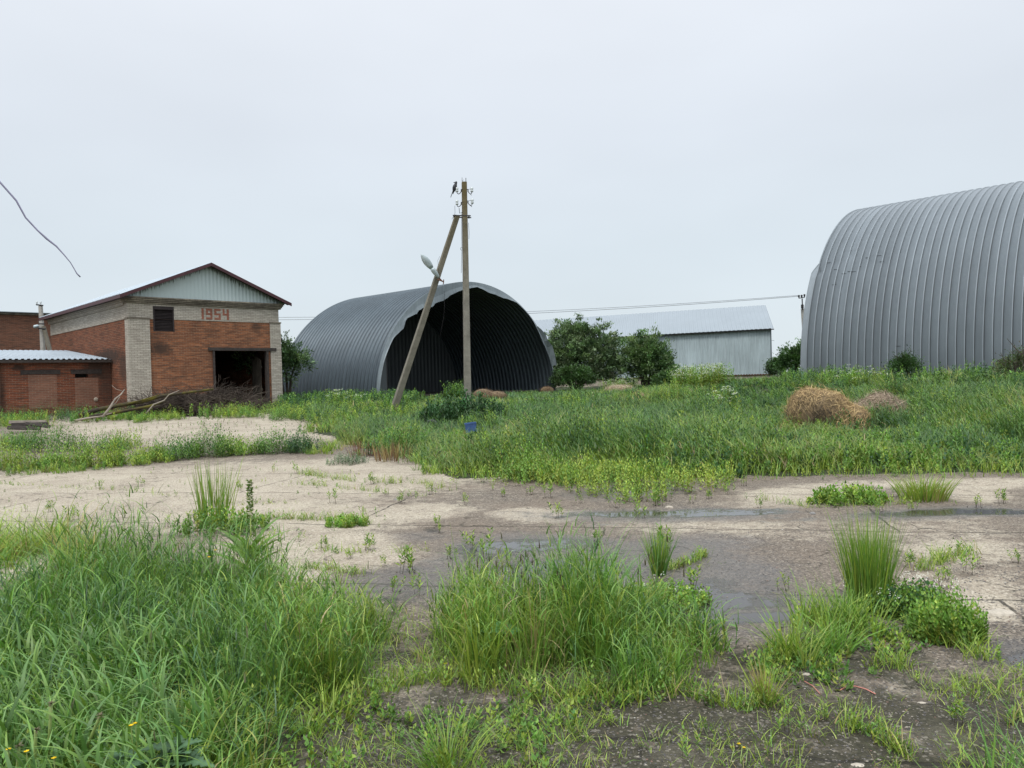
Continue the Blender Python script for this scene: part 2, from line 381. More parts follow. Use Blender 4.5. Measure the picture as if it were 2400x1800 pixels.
# ------------------------------------------------------------------ ground
def grid_axis(a, b, fine0, fine1, st, grow=1.09):
    xs = list(np.arange(fine0, fine1 + 1e-6, st)); s = st
    while xs[-1] < b: s *= grow; xs.append(min(b, xs[-1] + s))
    s = st
    while xs[0] > a: s *= grow; xs.insert(0, max(a, xs[0] - s))
    return np.array(xs)
gx = grid_axis(-1500, 1500, -9, 9, .07); gy = grid_axis(-60, 2500, .6, 20, .07)
X, Y = np.meshgrid(gx, gy); Z = tz(X, Y)
# surface state, as ellipses lying on the ground: (px, py, rx, ry, weight) surveyed, then turned into metres
def ell(px, py, rx, ry):
    c = hit(px, py); a = hit(px - rx, py); b = hit(px + rx, py); n_ = hit(px, min(py + ry, 2400)); f_ = hit(px, max(py - ry, 955))
    return c[0], (n_[1] + f_[1]) / 2, max(abs(b[0] - a[0]) / 2, .15), max(abs(f_[1] - n_[1]) / 2, .15), (f_[0] - n_[0]) / max(abs(f_[1] - n_[1]), .1)
wx = (fbm(X, Y, 1.6, 21) - .5) * 1.3; wy = (fbm(X, Y, 1.6, 25) - .5) * 2.2
def field(lst):
    f = np.zeros_like(X)
    for (px, py, rx, ry, w_) in lst:
        cx, cy, ax, ay, sh = ell(px, py, rx, ry)
        k = np.minimum(1, ay / 1.5)
        q = ((X + wx * min(1, ax) - cx - sh * (Y - cy)) / ax) ** 2 + ((Y + wy * k - cy) / ay) ** 2
        f = np.maximum(f, w_ * np.exp(-q ** 1.5))
    return f
pale = field([(150, 1170, 620, 75, 1), (620, 1130, 430, 55, 1), (330, 1010, 330, 45, 1), (600, 985, 200, 22, 1), (780, 1010, 110, 30, 1), (950, 1110, 330, 26, .85),
              (30, 1330, 90, 50, 1), (680, 1300, 260, 65, .95), (620, 1210, 360, 50, .95), (1290, 1210, 120, 24, .9), (1000, 1200, 200, 30, .7), (1850, 1165, 160, 22, .9), (2280, 1150, 190, 26, .95),
              (2050, 1140, 300, 18, .6), (1700, 1235, 350, 40, .55), (1300, 1385, 30, 14, .6), (2330, 1400, 130, 60, .8), (2280, 1310, 200, 60, .62), (2130, 1250, 300, 40, .45), (1000, 1320, 200, 40, .35),
              (2200, 1740, 60, 26, .9), (1620, 1790, 35, 12, 1), (2120, 1620, 50, 18, .7), (1660, 1560, 50, 22, .5), (800, 1730, 30, 18, .7), (950, 1625, 120, 30, .5), (1300, 1770, 60, 30, .4), (1750, 1680, 40, 20, .5)])
wet = field([(1600, 1340, 330, 75, 1), (1230, 1300, 260, 45, 1), (1000, 1370, 200, 60, .85), (1550, 1205, 360, 22, .7), (2200, 1205, 260, 20, .9), (1900, 1480, 300, 60, .6), (1500, 1150, 160, 18, .8), (2350, 1530, 90, 40, .9), (980, 1260, 120, 25, .5), (1750, 1420, 240, 45, 1)])
pud = field([(1760, 1450, 170, 16, 1), (1240, 1288, 220, 26, .78), (1000, 1310, 120, 20, .40), (1330, 1345, 190, 34, .85), (1640, 1400, 230, 56, .82), (1500, 1310, 200, 30, .45), (1600, 1200, 330, 12, .85), (2230, 1203, 260, 11, .95), (1860, 1215, 180, 10, .5), (1520, 1140, 90, 12, .9), (2395, 1545, 50, 22, 1), (1420, 1230, 90, 8, .4), (1960, 1400, 60, 30, .35)])
moss = field([(1500, 1850, 1500, 260, .9), (1000, 1560, 300, 90, .75), (1900, 1600, 500, 100, .8), (900, 1440, 120, 60, .6), (2300, 1650, 200, 80, .8), (250, 1600, 500, 300, 1)])
moss = np.where(Y < 3.9, np.maximum(moss, .95 * smooth(4.3, 3.6, Y)), moss)
soil = smooth(.02, .12, 0 * X) + 0
mead = wpoly([(735, 1012), (850, 1052), (1000, 1085), (1050, 1122), (1200, 1118), (1330, 1135), (1500, 1125), (1700, 1118), (1900, 1112), (2100, 1108), (2700, 1105)])
mead = [(-300, 160), (-90, 60), (-24, 40), (-14, 37.5), (-9.5, 31.5), (-6.5, 27)] + mead + [(60, 15), (400, 15), (400, 400)]
soilm = inpoly(X + wx * .4, Y + wy * .4, mead) | (Y > 42)
vc = np.stack([np.clip(pale * (~soilm), 0, 1), wet, np.clip(moss, 0, 1)], -1).reshape(-1, 3)
vc = np.concatenate([vc, np.where(soilm, -1.0, pud).reshape(-1, 1)], 1)
nY, nX = X.shape; idx = np.arange(nY * nX).reshape(nY, nX)
Fg = np.stack([idx[:-1, :-1], idx[:-1, 1:], idx[1:, 1:], idx[1:, :-1]], -1).reshape(-1, 4)
def ground_mat():
    N = NT('old_concrete_and_gravel'); at_ = N.n('Attribute', attribute_name='col'); sc = N.n('SeparateColor'); N.t.links.new(at_.outputs['Color'], sc.inputs[0])
    pale_, wet_, moss_ = sc.outputs; pd = at_.outputs['Alpha']
    pos = N.n('TexCoord').outputs['Object']
    n_big = N.noise(.8, 6, .65, pos); n_mid = N.noise(5, 8, .7, pos); n_f = N.noise(38, 6, .75, pos); n_g = N.noise(120, 3, .7, pos)
    vo = N.n('TexVoronoi', i_Scale=70.0, i_Randomness=1.0); N.t.links.new(pos, vo.inputs[0])
    vo2 = N.n('TexVoronoi', i_Scale=26.0); N.t.links.new(pos, vo2.inputs[0])
    pebc = N.n('SeparateColor'); N.t.links.new(vo.outputs['Color'], pebc.inputs[0])
    # cracks
    dist = N.n('VectorMath', operation='MULTIPLY_ADD'); nn = N.n('TexNoise', i_Scale=1.6, i_Detail=5.0); N.t.links.new(pos, nn.inputs['Vector'])
    N.t.links.new(nn.outputs['Color'], dist.inputs[0]); dist.inputs[1].default_value = (.7, .7, 0); N.t.links.new(pos, dist.inputs[2])
    cv = N.n('TexVoronoi', i_Scale=.55, feature='DISTANCE_TO_EDGE'); N.t.links.new(dist.outputs[0], cv.inputs[0])
    cv2 = N.n('TexVoronoi', i_Scale=2.6, feature='DISTANCE_TO_EDGE'); N.t.links.new(dist.outputs[0], cv2.inputs[0])
    jm = N.n('Mapping'); jm.inputs['Rotation'].default_value = (0, 0, .21); jm.inputs['Location'].default_value = (.7, 1.3, 0); d2_ = N.n('VectorMath', operation='MULTIPLY_ADD'); N.t.links.new(nn.outputs['Color'], d2_.inputs[0]); d2_.inputs[1].default_value = (.22, .22, 0); N.t.links.new(pos, d2_.inputs[2]); N.t.links.new(d2_.outputs[0], jm.inputs[0])
    jt = N.n('TexBrick', i_Scale=1.0, i_Mortar_Size=.016, i_Mortar_Smooth=.5, i_Brick_Width=5.8, i_Row_Height=2.4); N.t.links.new(jm.outputs[0], jt.inputs['Vector'])
    crack = N.math('MAXIMUM', N.math('MULTIPLY', jt.outputs['Fac'], N.rng(n_mid, .40, .52)), N.math('MULTIPLY', N.rng(cv2.outputs[0], .034, .004), N.math('MULTIPLY', N.rng(n_mid, .47, .60), N.rng(n_big, .42, .58))))
    # masks broken up by noise
    nb = N.math('ADD', N.math('MULTIPLY', n_mid, .6), N.math('MULTIPLY', n_f, .4))
    mp_ = N.rng(N.math('ADD', pale_, N.rng(nb, .3, .7, -.62, .62)), .24, .60)
    mw = N.rng(N.math('ADD', wet_, N.rng(nb, .3, .7, -.3, .3)), .25, .75)
    mm = N.rng(N.math('ADD', moss_, N.rng(n_mid, .3, .7, -.5, .5)), .4, .85)
    mpd = N.rng(N.math('ADD', pd, N.rng(n_mid, .3, .7, -.28, .28)), .40, .72)
    grav = N.mix(N.rng(pebc.outputs[0], .1, .9), (.070, .060, .052), (.235, .195, .15))
    grav = N.mix(N.rng(pebc.outputs[1], .92, .95), grav, (.36, .31, .25))
    grav = N.mix(N.rng(n_big, .35, .65), grav, N.mix(.5, grav, (.20, .155, .115)))
    palec = N.mix(N.rng(n_f, .36, .62), (.53, .465, .36), (.33, .28, .21)); palec = N.mix(N.rng(n_big, .4, .62), palec, N.mix(.5, palec, (.27, .215, .165)))
    palec = N.mix(N.math('MULTIPLY', N.rng(N.math('ADD', N.math('MULTIPLY', n_f, .55), N.math('MULTIPLY', n_mid, .45)), .53, .62), .75), palec, (.13, .11, .085))
    palec = N.mix(N.math('MULTIPLY', N.rng(pebc.outputs[0], .22, .12), .55), palec, (.14, .12, .095)); palec = N.mix(N.math('MULTIPLY', N.rng(pebc.outputs[1], .8, .9), .5), palec, (.60, .54, .44))
    col = N.mix(mp_, grav, palec)
    col = N.mix(N.math('MULTIPLY', mw, .72), col, N.mix(.35, (.050, .046, .047), grav))
    mossc = N.mix(N.rng(n_f, .35, .65), (.016, .018, .010), (.046, .045, .024)); mossc = N.mix(N.rng(pebc.outputs[2], .93, .96), mossc, (.17, .155, .125))
    col = N.mix(N.math('MULTIPLY', mm, .85), col, mossc)
    col = N.mix(N.math('MULTIPLY', crack, .85), col, (.03, .027, .02))
    col = N.mix(mpd, col, (.052, .046, .041))
    soil_ = N.rng(pd, -.3, -.7)
    col = N.mix(soil_, col, N.mix(n_mid, (.020, .028, .010), (.045, .05, .02)))
    r = N.rng(mw, 0, 1, .88, .36); rr = N.n('Mix', data_type='FLOAT'); N.set(rr.inputs[0], mpd); N.set(rr.inputs[2], r); rr.inputs[3].default_value = .06
    h = N.math('ADD', N.math('MULTIPLY', n_f, .5), N.math('MULTIPLY', N.rng(vo.outputs['Distance'], 0, .6, 1, 0), .5))
    h = N.math('ADD', h, N.math('MULTIPLY', crack, -1.4)); h = N.math('MULTIPLY', h, N.math('SUBTRACT', 1.0, mpd))
    return N.base(col, rr.outputs[0], 0, N.rng(mw, 0, 1, .25, .5), bump=h, bs=.8, bd=.016)
g = newmesh('ground', np.stack([X, Y, Z], -1).reshape(-1, 3), Fg, ground_mat(), col=vc, smoothf=True)
tag(g, 'cracked pale concrete, wet gravel, puddles and earth of the old yard', 'ground', kind='structure')
# ------------------------------------------------------------------ brick garage with the year in its frieze
ALF = RAD(44.6)
P0 = at(306, 948, 36.0); BZ = float(P0[2]) - .15
bg_ = thing('brick_garage', 'red brick garage with pale brick corners and the year 1954 above its open doorway', 'garage', (P0[0], P0[1], BZ), ALF)
FW, FL, FH = 7.75, 13.3, 5.22            # front width, length, height to the top of the cornice
zb = 4.20                                # underside of the pale band
dx0, dx1, dz = 4.0, 7.0, 2.70          # doorway
wx0, wx1, wz0, wz1 = 1.16, 2.14, 3.62, 4.80
f = MB()
def wall_x(mb, x0, x1, z0, z1, y0, y1, holes=()):                # a wall along x with thickness and rectangular holes
    xs = sorted({x0, x1, *[h[0] for h in holes], *[h[1] for h in holes]}); zs = sorted({z0, z1, *[h[2] for h in holes], *[h[3] for h in holes]})
    xs = [v for v in xs if x0 <= v <= x1]; zs = [v for v in zs if z0 <= v <= z1]
    for a, b in zip(xs, xs[1:]):
        for c, d in zip(zs, zs[1:]):
            mx_, mz = (a + b) / 2, (c + d) / 2
            if any(h[0] < mx_ < h[1] and h[2] < mz < h[3] for h in holes): continue
            mb.quad((a, y0, c), (b, y0, c), (b, y0, d), (a, y0, d), uv=[(a, c), (b, c), (b, d), (a, d)])
            mb.quad((b, y1, c), (a, y1, c), (a, y1, d), (b, y1, d), uv=[(b, c), (a, c), (a, d), (b, d)])
    for h in holes:
        a, b, c, d = h
        mb.quad((a, y0, c), (a, y1, c), (a, y1, d), (a, y0, d), uv=[(0, c), (y1 - y0, c), (y1 - y0, d), (0, d)])
        mb.quad((b, y1, c), (b, y0, c), (b, y0, d), (b, y1, d), uv=[(0, c), (y1 - y0, c), (y1 - y0, d), (0, d)])
        mb.quad((a, y0, d), (a, y1, d), (b, y1, d), (b, y0, d), uv=[(a, 0), (a, .4), (b, .4), (b, 0)])
wall_x(f, .98, 7.15, -1.0, zb, .06, .45, [(dx0, dx1, -1.0, dz), (wx0, wx1, wz0, zb)])
f.build('front_wall', M['red_front'], bg_)
f = MB(); wall_x(f, .08, FW - .08, zb, 4.93, .04, .45, [(wx0, wx1, zb, wz1)]); f.build('frieze', M['white_brick'], bg_)
f = MB()                                                         # corner pilasters wrap the corner
f.box(0, .98, 0, .45, -1, zb - .02); f.build('pilaster', M['white_brick'], bg_)
f = MB(); f.box(7.15, FW, 0, .45, -1, zb - .02); f.build('pilaster', M['white_brick'], bg_)
f = MB(); f.box(-.03, 1.02, -.03, .47, zb - .02, zb + .05); f.build('pilaster_cap', M['cornice'], bg_); f = MB(); f.box(7.11, FW + .03, -.03, .47, zb - .02, zb + .05); f.build('pilaster_cap', M['cornice'], bg_)
f = MB()
for i in range(4): f.box(-.04 - .045 * i, FW + .04 + .045 * i, -.03 - .045 * i, .5, 4.93 + .075 * i, 5.0 + .075 * i + .0045)
f.build('cornice', M['cornice'], bg_)
f = MB()
for i in range(3): f.box(-.05 - .05 * i, .28, .5, FL + .1, 4.86 + .12 * i, 4.975 + .12 * i + .0045)
f.build('cornice', M['white_brick'], bg_)
f = MB()                                                         # side and rear walls
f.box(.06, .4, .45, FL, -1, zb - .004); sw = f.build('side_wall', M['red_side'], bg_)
f = MB(); f.box(.03, .4, .45, FL, zb, 4.86); f.build('frieze', M['white_brick'], bg_)
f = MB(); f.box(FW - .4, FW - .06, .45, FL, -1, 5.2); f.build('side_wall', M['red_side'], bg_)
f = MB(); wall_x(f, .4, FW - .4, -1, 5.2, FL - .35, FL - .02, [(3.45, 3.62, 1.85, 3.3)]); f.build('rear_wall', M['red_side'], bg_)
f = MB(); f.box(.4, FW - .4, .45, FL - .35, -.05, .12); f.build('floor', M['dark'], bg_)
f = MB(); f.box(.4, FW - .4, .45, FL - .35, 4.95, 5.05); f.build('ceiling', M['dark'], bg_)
f = MB()
f.box(dx0 - .22, FW - .3, -.04, .3, dz, dz + .15); f.build('lintel', M['wood_dark'], bg_)
f = MB(); f.box(dx0, dx0 + .09, -.02, .22, -.6, dz); f.build('door_post', M['wood_dark'], bg_)
f = MB(); f.box(dx1 - .12, dx1, -.02, .22, -.6, dz); f.build('door_post', M['wood_dark'], bg_)
f = MB()                                                         # open leaf folded inward, ragged boards
for i in range(6):
    y = .5 + i * .17; f.box(dx1 - .22, dx1 - .18, y, y + .15, .0 + .1 * ((i * 7) % 3), 2.25 + .06 * ((i * 5) % 4))
f.box(dx1 - .18, dx1 - .13, .5, 1.5, .6, .72); f.box(dx1 - .18, dx1 - .13, .5, 1.5, 1.8, 1.92)
f.build('door_leaf', M['trunk'], bg_)
w_ = MB(); w_.box(wx0, wx1, .02, .09, wz1 - .13, wz1 + .02); w_.box(wx0, wx0 + .06, .03, .12, wz0, wz1 - .13); w_.box(wx1 - .06, wx1, .03, .12, wz0, wz1 - .13)
win = w_.build('window', M['louvre'], bg_)
w_ = MB()
for i in range(15):
    z = wz0 + .03 + i * .07; w_.add([(wx0 + .06, .09, z), (wx1 - .06, .09, z), (wx1 - .06, .17, z + .066), (wx0 + .06, .17, z + .066), (wx0 + .06, .10, z - .012), (wx1 - .06, .10, z - .012), (wx1 - .06, .18, z + .054), (wx0 + .06, .18, z + .054)],
        [(0, 1, 2, 3), (7, 6, 5, 4), (4, 5, 1, 0), (3, 2, 6, 7), (0, 3, 7, 4), (1, 5, 6, 2)])
w_.box(wx0 + .06, wx1 - .06, .2, .22, wz0, wz1 - .13)
w_.build('louvre', M['louvre'], win)
f = MB(); f.box(.02, .10, .035, .5, zb + .051, 4.93); f.build('frieze_corner', M['white_brick'], bg_)
# gable of corrugated sheet, roof, fascia
RZ, RP, OV = 5.26, 1.82, .45                                       # eaves height, rise, overhang
hw = FW / 2
n = 160; V = []; Fc = []; C = []
for i in range(n + 1):
    x = .02 + (FW - .04) * i / n; top = RZ + RP * (1 - abs(x - hw) / (hw + OV)) - .12 + .04
    y = .02 + (.012 if (i // 2) % 2 else 0.0)
    for j in range(5):
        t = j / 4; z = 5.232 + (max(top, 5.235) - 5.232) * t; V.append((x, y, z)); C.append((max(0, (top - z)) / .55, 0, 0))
for i in range(n):
    for j in range(4): a = i * 5 + j; Fc.append((a, a + 5, a + 6, a + 1))
newmesh('gable', V, Fc, M['gable'], bg_, uv=[(v[0], v[2]) for v in V], col=C)
def corrug(name, O, U, Vv, lu, lv, per, amp, mat, parent, nv=2, th=True):    # corrugated sheet, waves across U
    O, U, Vv = map(lambda q: np.array(q, float), (O, U, Vv)); U /= np.linalg.norm(U); Vv /= np.linalg.norm(Vv); Nn = np.cross(U, Vv); Nn /= np.linalg.norm(Nn)
    k = int(lu / per * 4); us = np.arange(k + 1) * per / 4; hh = np.array([0, 0, 1, 1])[np.arange(k + 1) % 4] * amp; us = us + np.where(np.arange(k + 1) % 2 == 1, per * .12, -0.0)
    V = []
    for j in range(nv):
        for i in range(k + 1): V.append(O + U * us[i] + Vv * lv * j / (nv - 1) + Nn * hh[i])
    Fc = [(j * (k + 1) + i, j * (k + 1) + i + 1, (j + 1) * (k + 1) + i + 1, (j + 1) * (k + 1) + i) for j in range(nv - 1) for i in range(k)]
    return newmesh(name, V, Fc, mat, parent)
rl = math.hypot(hw + OV, RP)
# roof slopes start 0.45 m in front of the wall
roof = corrug('roof', (-OV, FL + OV, RZ), (0, -1, 0), (hw + OV, 0, RP), FL + 2 * OV, rl, .2, .025, M['roof_sheet'], bg_)
corrug('roof', (FW + OV, -OV, RZ), (0, 1, 0), (-(hw + OV), 0, RP), FL + 2 * OV, rl, .2, .025, M['roof_sheet'], bg_)
def slab(mb, a, b, c, d, t):                                      # a plank through four points, thickness t along -normal
    a, b, c, d = [np.array(q, float) for q in (a, b, c, d)]; nn = np.cross(b - a, d - a); nn /= np.linalg.norm(nn); V = [a, b, c, d, a - nn * t, b - nn * t, c - nn * t, d - nn * t]
    mb.add(V, [(0, 1, 2, 3), (7, 6, 5, 4), (0, 4, 5, 1), (1, 5, 6, 2), (2, 6, 7, 3), (3, 7, 4, 0)])
f = MB(); fz = .17
slab(f, (-OV, -OV - .01, RZ - fz), (hw, -OV - .01, RZ + RP - fz), (hw, -OV - .01, RZ + RP - .004), (-OV, -OV - .01, RZ - .004), .03)
slab(f, (hw, -OV - .01, RZ + RP - fz), (FW + OV, -OV - .01, RZ - fz), (FW + OV, -OV - .01, RZ - .004), (hw, -OV - .01, RZ + RP - .004), .03)
slab(f, (-OV - .01, FL + OV, RZ - fz), (-OV - .01, -OV - .02, RZ - fz), (-OV - .01, -OV - .02, RZ - .004), (-OV - .01, FL + OV, RZ - .004), .03)
f.build('fascia', M['plum'], bg_)
f = MB(); slab(f, (-OV, -OV, RZ - fz + .03), (-OV, FL + OV, RZ - fz + .03), (.1, FL + OV, RZ - fz + .04), (.1, -OV, RZ - fz + .04), .02)
slab(f, (-OV, 0, RZ - .06), (-OV, -OV + .02, RZ - .06), (hw, -OV + .02, RZ + RP - .06), (hw, 0, RZ + RP - .06), .02)
slab(f, (hw, 0, RZ + RP - .06), (hw, -OV + .02, RZ + RP - .06), (FW + OV, -OV + .02, RZ - .06), (FW + OV, 0, RZ - .06), .02)
f.build('soffit', M['wood_dark'], bg_)
# 1 9 5 4 laid in dark red brick
H_, Wd, T = .54, .34, .11
def seg(x, s_):
    r = {'t': (x, x + Wd, H_ - T, H_), 'm': (x, x + Wd, H_ / 2 - T / 2, H_ / 2 + T / 2), 'b': (x, x + Wd, 0, T), 'tl': (x, x + T, H_ / 2 - T / 2, H_), 'tr': (x + Wd - T, x + Wd, H_ / 2 - T / 2, H_), 'br': (x + Wd - T, x + Wd, 0, H_ / 2 + T / 2)}
    return [r[k] for k in s_.split()]
cs = .0275; k0 = 3.50
for x_, s_ in ((k0, None), (k0 + .22, 't m tl tr br b'), (k0 + .65, 't tl m br b'), (k0 + 1.08, 'tl tr m br')):
    occ = np.zeros((24, 24), bool); f = MB()                      # union on a fine grid so that no faces overlap
    for (a, b, c, d) in ([(x_, x_ + .12, 0, H_)] if s_ is None else seg(x_, s_)): occ[int(round(c / cs)):int(round(d / cs)), int(round((a - x_) / cs)):int(round((b - x_) / cs))] = True
    for r_ in range(24):
        c_ = 0
        while c_ < 23:
            if occ[r_, c_]:
                e_ = c_
                while e_ < 24 and occ[r_, e_]: e_ += 1
                f.quad((x_ + c_ * cs, .034, 4.27 + r_ * cs), (x_ + e_ * cs, .034, 4.27 + r_ * cs), (x_ + e_ * cs, .034, 4.27 + (r_ + 1) * cs), (x_ + c_ * cs, .034, 4.27 + (r_ + 1) * cs)); c_ = e_
            c_ += 1
    f.build('numeral', M['numeral'], bg_)

# ------------------------------------------------------------------ low annex built against the garage
ax, ay = 0.03, 2.75
an = thing('brick_annex', 'low red brick annex under a single slope metal roof with two bricked up openings', 'annex', (P0[0] + ax * math.cos(ALF) - ay * math.sin(ALF), P0[1] + ax * math.sin(ALF) + ay * math.cos(ALF), BZ), ALF)
AH = 2.32; AL = 9.0
f = MB(); wall_x(f, -AL, 0, -1, AH, 0, .35, [(-1.6, -1.02, 1.50, 1.68)]); f.build('front_wall', M['red_annex'], an)
f = MB(); f.box(-AL, 0, 6.5, 6.8, -1, 2.9); f.build('rear_wall', M['red_annex'], an)
f = MB(); f.box(-1.9, -.5, .5, .55, .4, 2.1); f.build('backing', M['dark'], an)
for (a, b) in ((-3.85, -2.22), (-2.02 + .25, -.42)):
    f = MB(); f.box(a, b, -.03, .2, 1.68, 1.68 + .21); f.build('lintel', M['wood_dark'], an)
for (a, b, t) in ((-3.55, -2.38, 1.66), (-1.62, -.58, 1.48)):
    f = MB(); f.box(a, b, -.012, .2, .10, t); f.build('bricked_opening', M['infill'], an)
f = MB(); lathe(f, (-.72, -.005, .42), (0, -1, 0), [(0, .10), (.05, .105), (.09, .07), (.10, .01)], 10); f.build('pipe_stub', M['plinth'], an)
f = MB(); f.box(-AL - .25, -.02, -.26, -.22, AH - .10, AH + .04); f.build('fascia', M['wood_dark'], an)
f = MB(); f.box(-AL - .2, -.02, -.22, .0, AH - .02, AH + .0); f.build('soffit', M['dark'], an)
corrug('roof', (-AL - .25, -.28, AH + .045), (1, 0, 0), (0, 1, .105), AL + .22, 7.2, .24, .045, M['roof_sheet'], an)
f = MB(); f.box(-4.9, -4.65, -.10, .3, -1, AH); f.build('buttress', M['red_annex'], an)

# ------------------------------------------------------------------ long brick building far left
Q = at(122, 960, 58.0)
fb = thing('brick_building', 'plain long red brick building behind the annex at the left edge', 'building', (Q[0], Q[1], .6), ALF)
f = MB(); f.box(-26, 3, 0, 8, -1, 6.85); f.build('wall', M['red_far'], fb)
f = MB(); f.box(-26.1, 3.1, -.12, 8.1, 6.85, 7.0); f.build('coping', M['cornice'], fb)
f = MB(); f.box(-26.2, 3.2, -.3, 8.3, 7.003, 7.05); f.build('roof', M['flange'], fb)

# ------------------------------------------------------------------ arched hangars of ribbed steel
def arch_shell(b, H, L, w, ribs, mat, name, parent, flip=False, amp=.06, seed=1, dents=(), holes=()):
    na = 72; t = np.linspace(0, np.pi, na + 1)
    npan = int(round(L / w)); prof = ribs
    r2 = np.random.default_rng(seed); sh = 1 + r2.normal(0, .035, npan)
    V = []; C = []; S_ = []
    for p in range(npan):
        for (u, h) in prof[:-1] if p < npan - 1 else prof: S_.append((p * w + u * w, h * amp, sh[p] * (1.1 if h > .9 else (.42 if h < -1 else 1))))  # shade in the deep seam grooves painted into the colour; crests slightly paler
    ss = np.array(S_)
    ct, st = np.cos(t), np.sin(t)
    nx = -ct / b; nz = st / H; nl = np.hypot(nx, nz); nx, nz = nx / nl, nz / nl
    off = ss[:, 1][:, None]
    y = b - b * ct[None, :] + nx[None, :] * off; z = H * st[None, :] + nz[None, :] * off; x = np.repeat(ss[:, 0][:, None], na + 1, 1)
    for (s0, t0, rs, rt, dd) in dents:
        q = dd * np.exp(-((x - s0) / rs) ** 2 - ((t[None, :] - t0) / rt) ** 2); y = y - nx[None, :] * q; z = z - nz[None, :] * q
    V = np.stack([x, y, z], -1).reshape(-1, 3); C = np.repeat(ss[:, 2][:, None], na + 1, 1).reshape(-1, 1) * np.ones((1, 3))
    ns = len(ss); idx = np.arange(ns * (na + 1)).reshape(ns, na + 1)
    Fc = np.stack([idx[:-1, :-1], idx[1:, :-1], idx[1:, 1:], idx[:-1, 1:]], -1).reshape(-1, 4)
    for (s0, t0, rs, rt) in holes:
        cx = V[Fc].mean(1); tt = np.arctan2(cx[:, 2] / H, -(cx[:, 1] - b) / b); k = (abs(cx[:, 0] - s0) < rs) & (abs(tt - t0) < rt); Fc = Fc[~k]
    return newmesh(name, V, Fc, mat, parent, col=C, smoothf=False)
RIBS = [(0, 0), (.06, .5), (.12, .91), (.22, .91), (.28, .5), (.34, 0), (.67, -.3), (1, 0)]
# left, open hangar: local x runs back along the hangar, local y across the mouth from its left foot
A = at(885, 926, 46.0); PHI = RAD(48)
hl = thing('hangar', 'open ended arched hangar of dark ribbed steel with a torn pale rim round its mouth', 'hangar', (A[0], A[1], .60), 0)
hb, hH, hL = 8.45, 7.62, 10.9
sub_rz = PHI + math.pi / 2                                         # local +x points along the axis away from the mouth
hl.rotation_euler = (0, 0, sub_rz)
# with that turn local -y runs along the mouth, so build with mirrored y
def mir(o):
    me = o.data; co = np.zeros(len(me.vertices) * 3, np.float32); me.vertices.foreach_get('co', co); co = co.reshape(-1, 3); co[:, 1] *= -1; me.vertices.foreach_set('co', co.ravel()); me.flip_normals(); me.update(); return o
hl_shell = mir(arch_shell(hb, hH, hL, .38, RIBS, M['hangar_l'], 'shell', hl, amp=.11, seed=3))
tt = np.linspace(0, np.pi, 73)
def arch_pt(t, s=0, r=0.0): return (s, -(hb - (hb - r) * math.cos(t)), (hH - r) * math.sin(t))
# end wall: vertical sheet filling the back arch, with a narrow gap high on the left side
V = []; Fc = []
nw = 176; ys = np.linspace(0.02, 2 * hb - .02, nw + 1)
for i, y in enumerate(ys):
    top = hH * math.sqrt(max(0, 1 - ((y - hb) / hb) ** 2)) - .02; off = .03 if (i // 2) % 2 else 0
    V += [(hL - .3 + off, -y, -.5), (hL - .3 + off, -y, max(top, -.4))]
Fc = [(2 * i, 2 * i + 2, 2 * i + 3, 2 * i + 1) for i in range(nw)]
newmesh('end_wall', V, Fc, M['back_wall'], hl)
f = MB(); f.box(hL - .5, hL - .4, -7.55, -7.45, -.5, 7.0); f.build('end_post', M['iron'], hl)
# inner jamb of the left side: a door leaf on its post just inside the mouth, sky shows over it
f = MB(); slab(f, (.55, -1.15, -.4), (.55, -.12, -.4), (.55, -.78, 2.95), (.55, -1.15, 2.95), .03); f.build('door_leaf', M['back_wall'], hl)
f = MB(); f.box(.52, .60, -1.24, -1.15, -.4, 3.85); f.box(.52, .60, -1.15, -.80, 2.96, 3.04); f.build('door_post', M['iron'], hl)
f = MB(); V = []                                                  # pale rim flashing folded inward and torn to an uneven edge
r3 = np.random.default_rng(11); na = 96; ts = np.linspace(0.0, np.pi, na + 1)
wd = np.interp(np.degrees(ts), [0, 8, 18, 30, 38, 42, 52, 66, 80, 92, 100, 112, 120, 128, 133, 140, 150, 160, 168, 180], [.04, .04, .05, .14, .42, .20, .62, .80, .52, .20, .46, .34, .08, .05, .05, .20, .3, .2, .08, .06])
wd = wd * (1 + .10 * np.repeat(r3.normal(size=na // 3 + 1), 3)[:na + 1])
for i, t in enumerate(ts):
    fo = -.06 - .05 * math.sin(3 * t + 1)
    V += [arch_pt(t, .03, -.085), arch_pt(t, -.02, -.10), arch_pt(t, fo, wd[i] * .5), arch_pt(t, fo - .05, wd[i])]
Fc = [(4 * i + j, 4 * i + j + 1, 4 * i + 4 + j + 1, 4 * i + 4 + j) for i in range(na) for j in range(3)]
newmesh('rim_flashing', V, Fc, M['flange'], hl)
V = []                                                            # torn strip hanging off the right side of the mouth
for i, (a_, o1, o2) in enumerate(((140, -.04, .10), (143, -.16, .08), (147, -.28, .04), (150, -.16, .05), (154, -.34, .02), (159, -.26, .02), (165, -.10, .04))):
    V += [arch_pt(RAD(a_), -.12 - .05 * i, o1), arch_pt(RAD(a_), -.05, o2)]
newmesh('torn_sheet', V, [(2 * i, 2 * i + 1, 2 * i + 3, 2 * i + 2) for i in range(6)], M['flange'], hl)
f = MB(); pts = [arch_pt(RAD(95), -.1, .3)]
f.tube([(-.1, -5.6, 6.9), (-.15, -5.55, 5.9), (-.1, -5.5, 5.2), (-.05, -5.3, 4.4), (0, -5.2, 3.9)], .012, 5); f.build('hanging_wire', M['iron'], hl)
f = MB(); f.quad((0, -.1, .16), (0, -2 * hb + .1, .16), (hL - .35, -2 * hb + .1, .16), (hL - .35, -.1, .16)); f.build('floor', M['dirt'], hl)

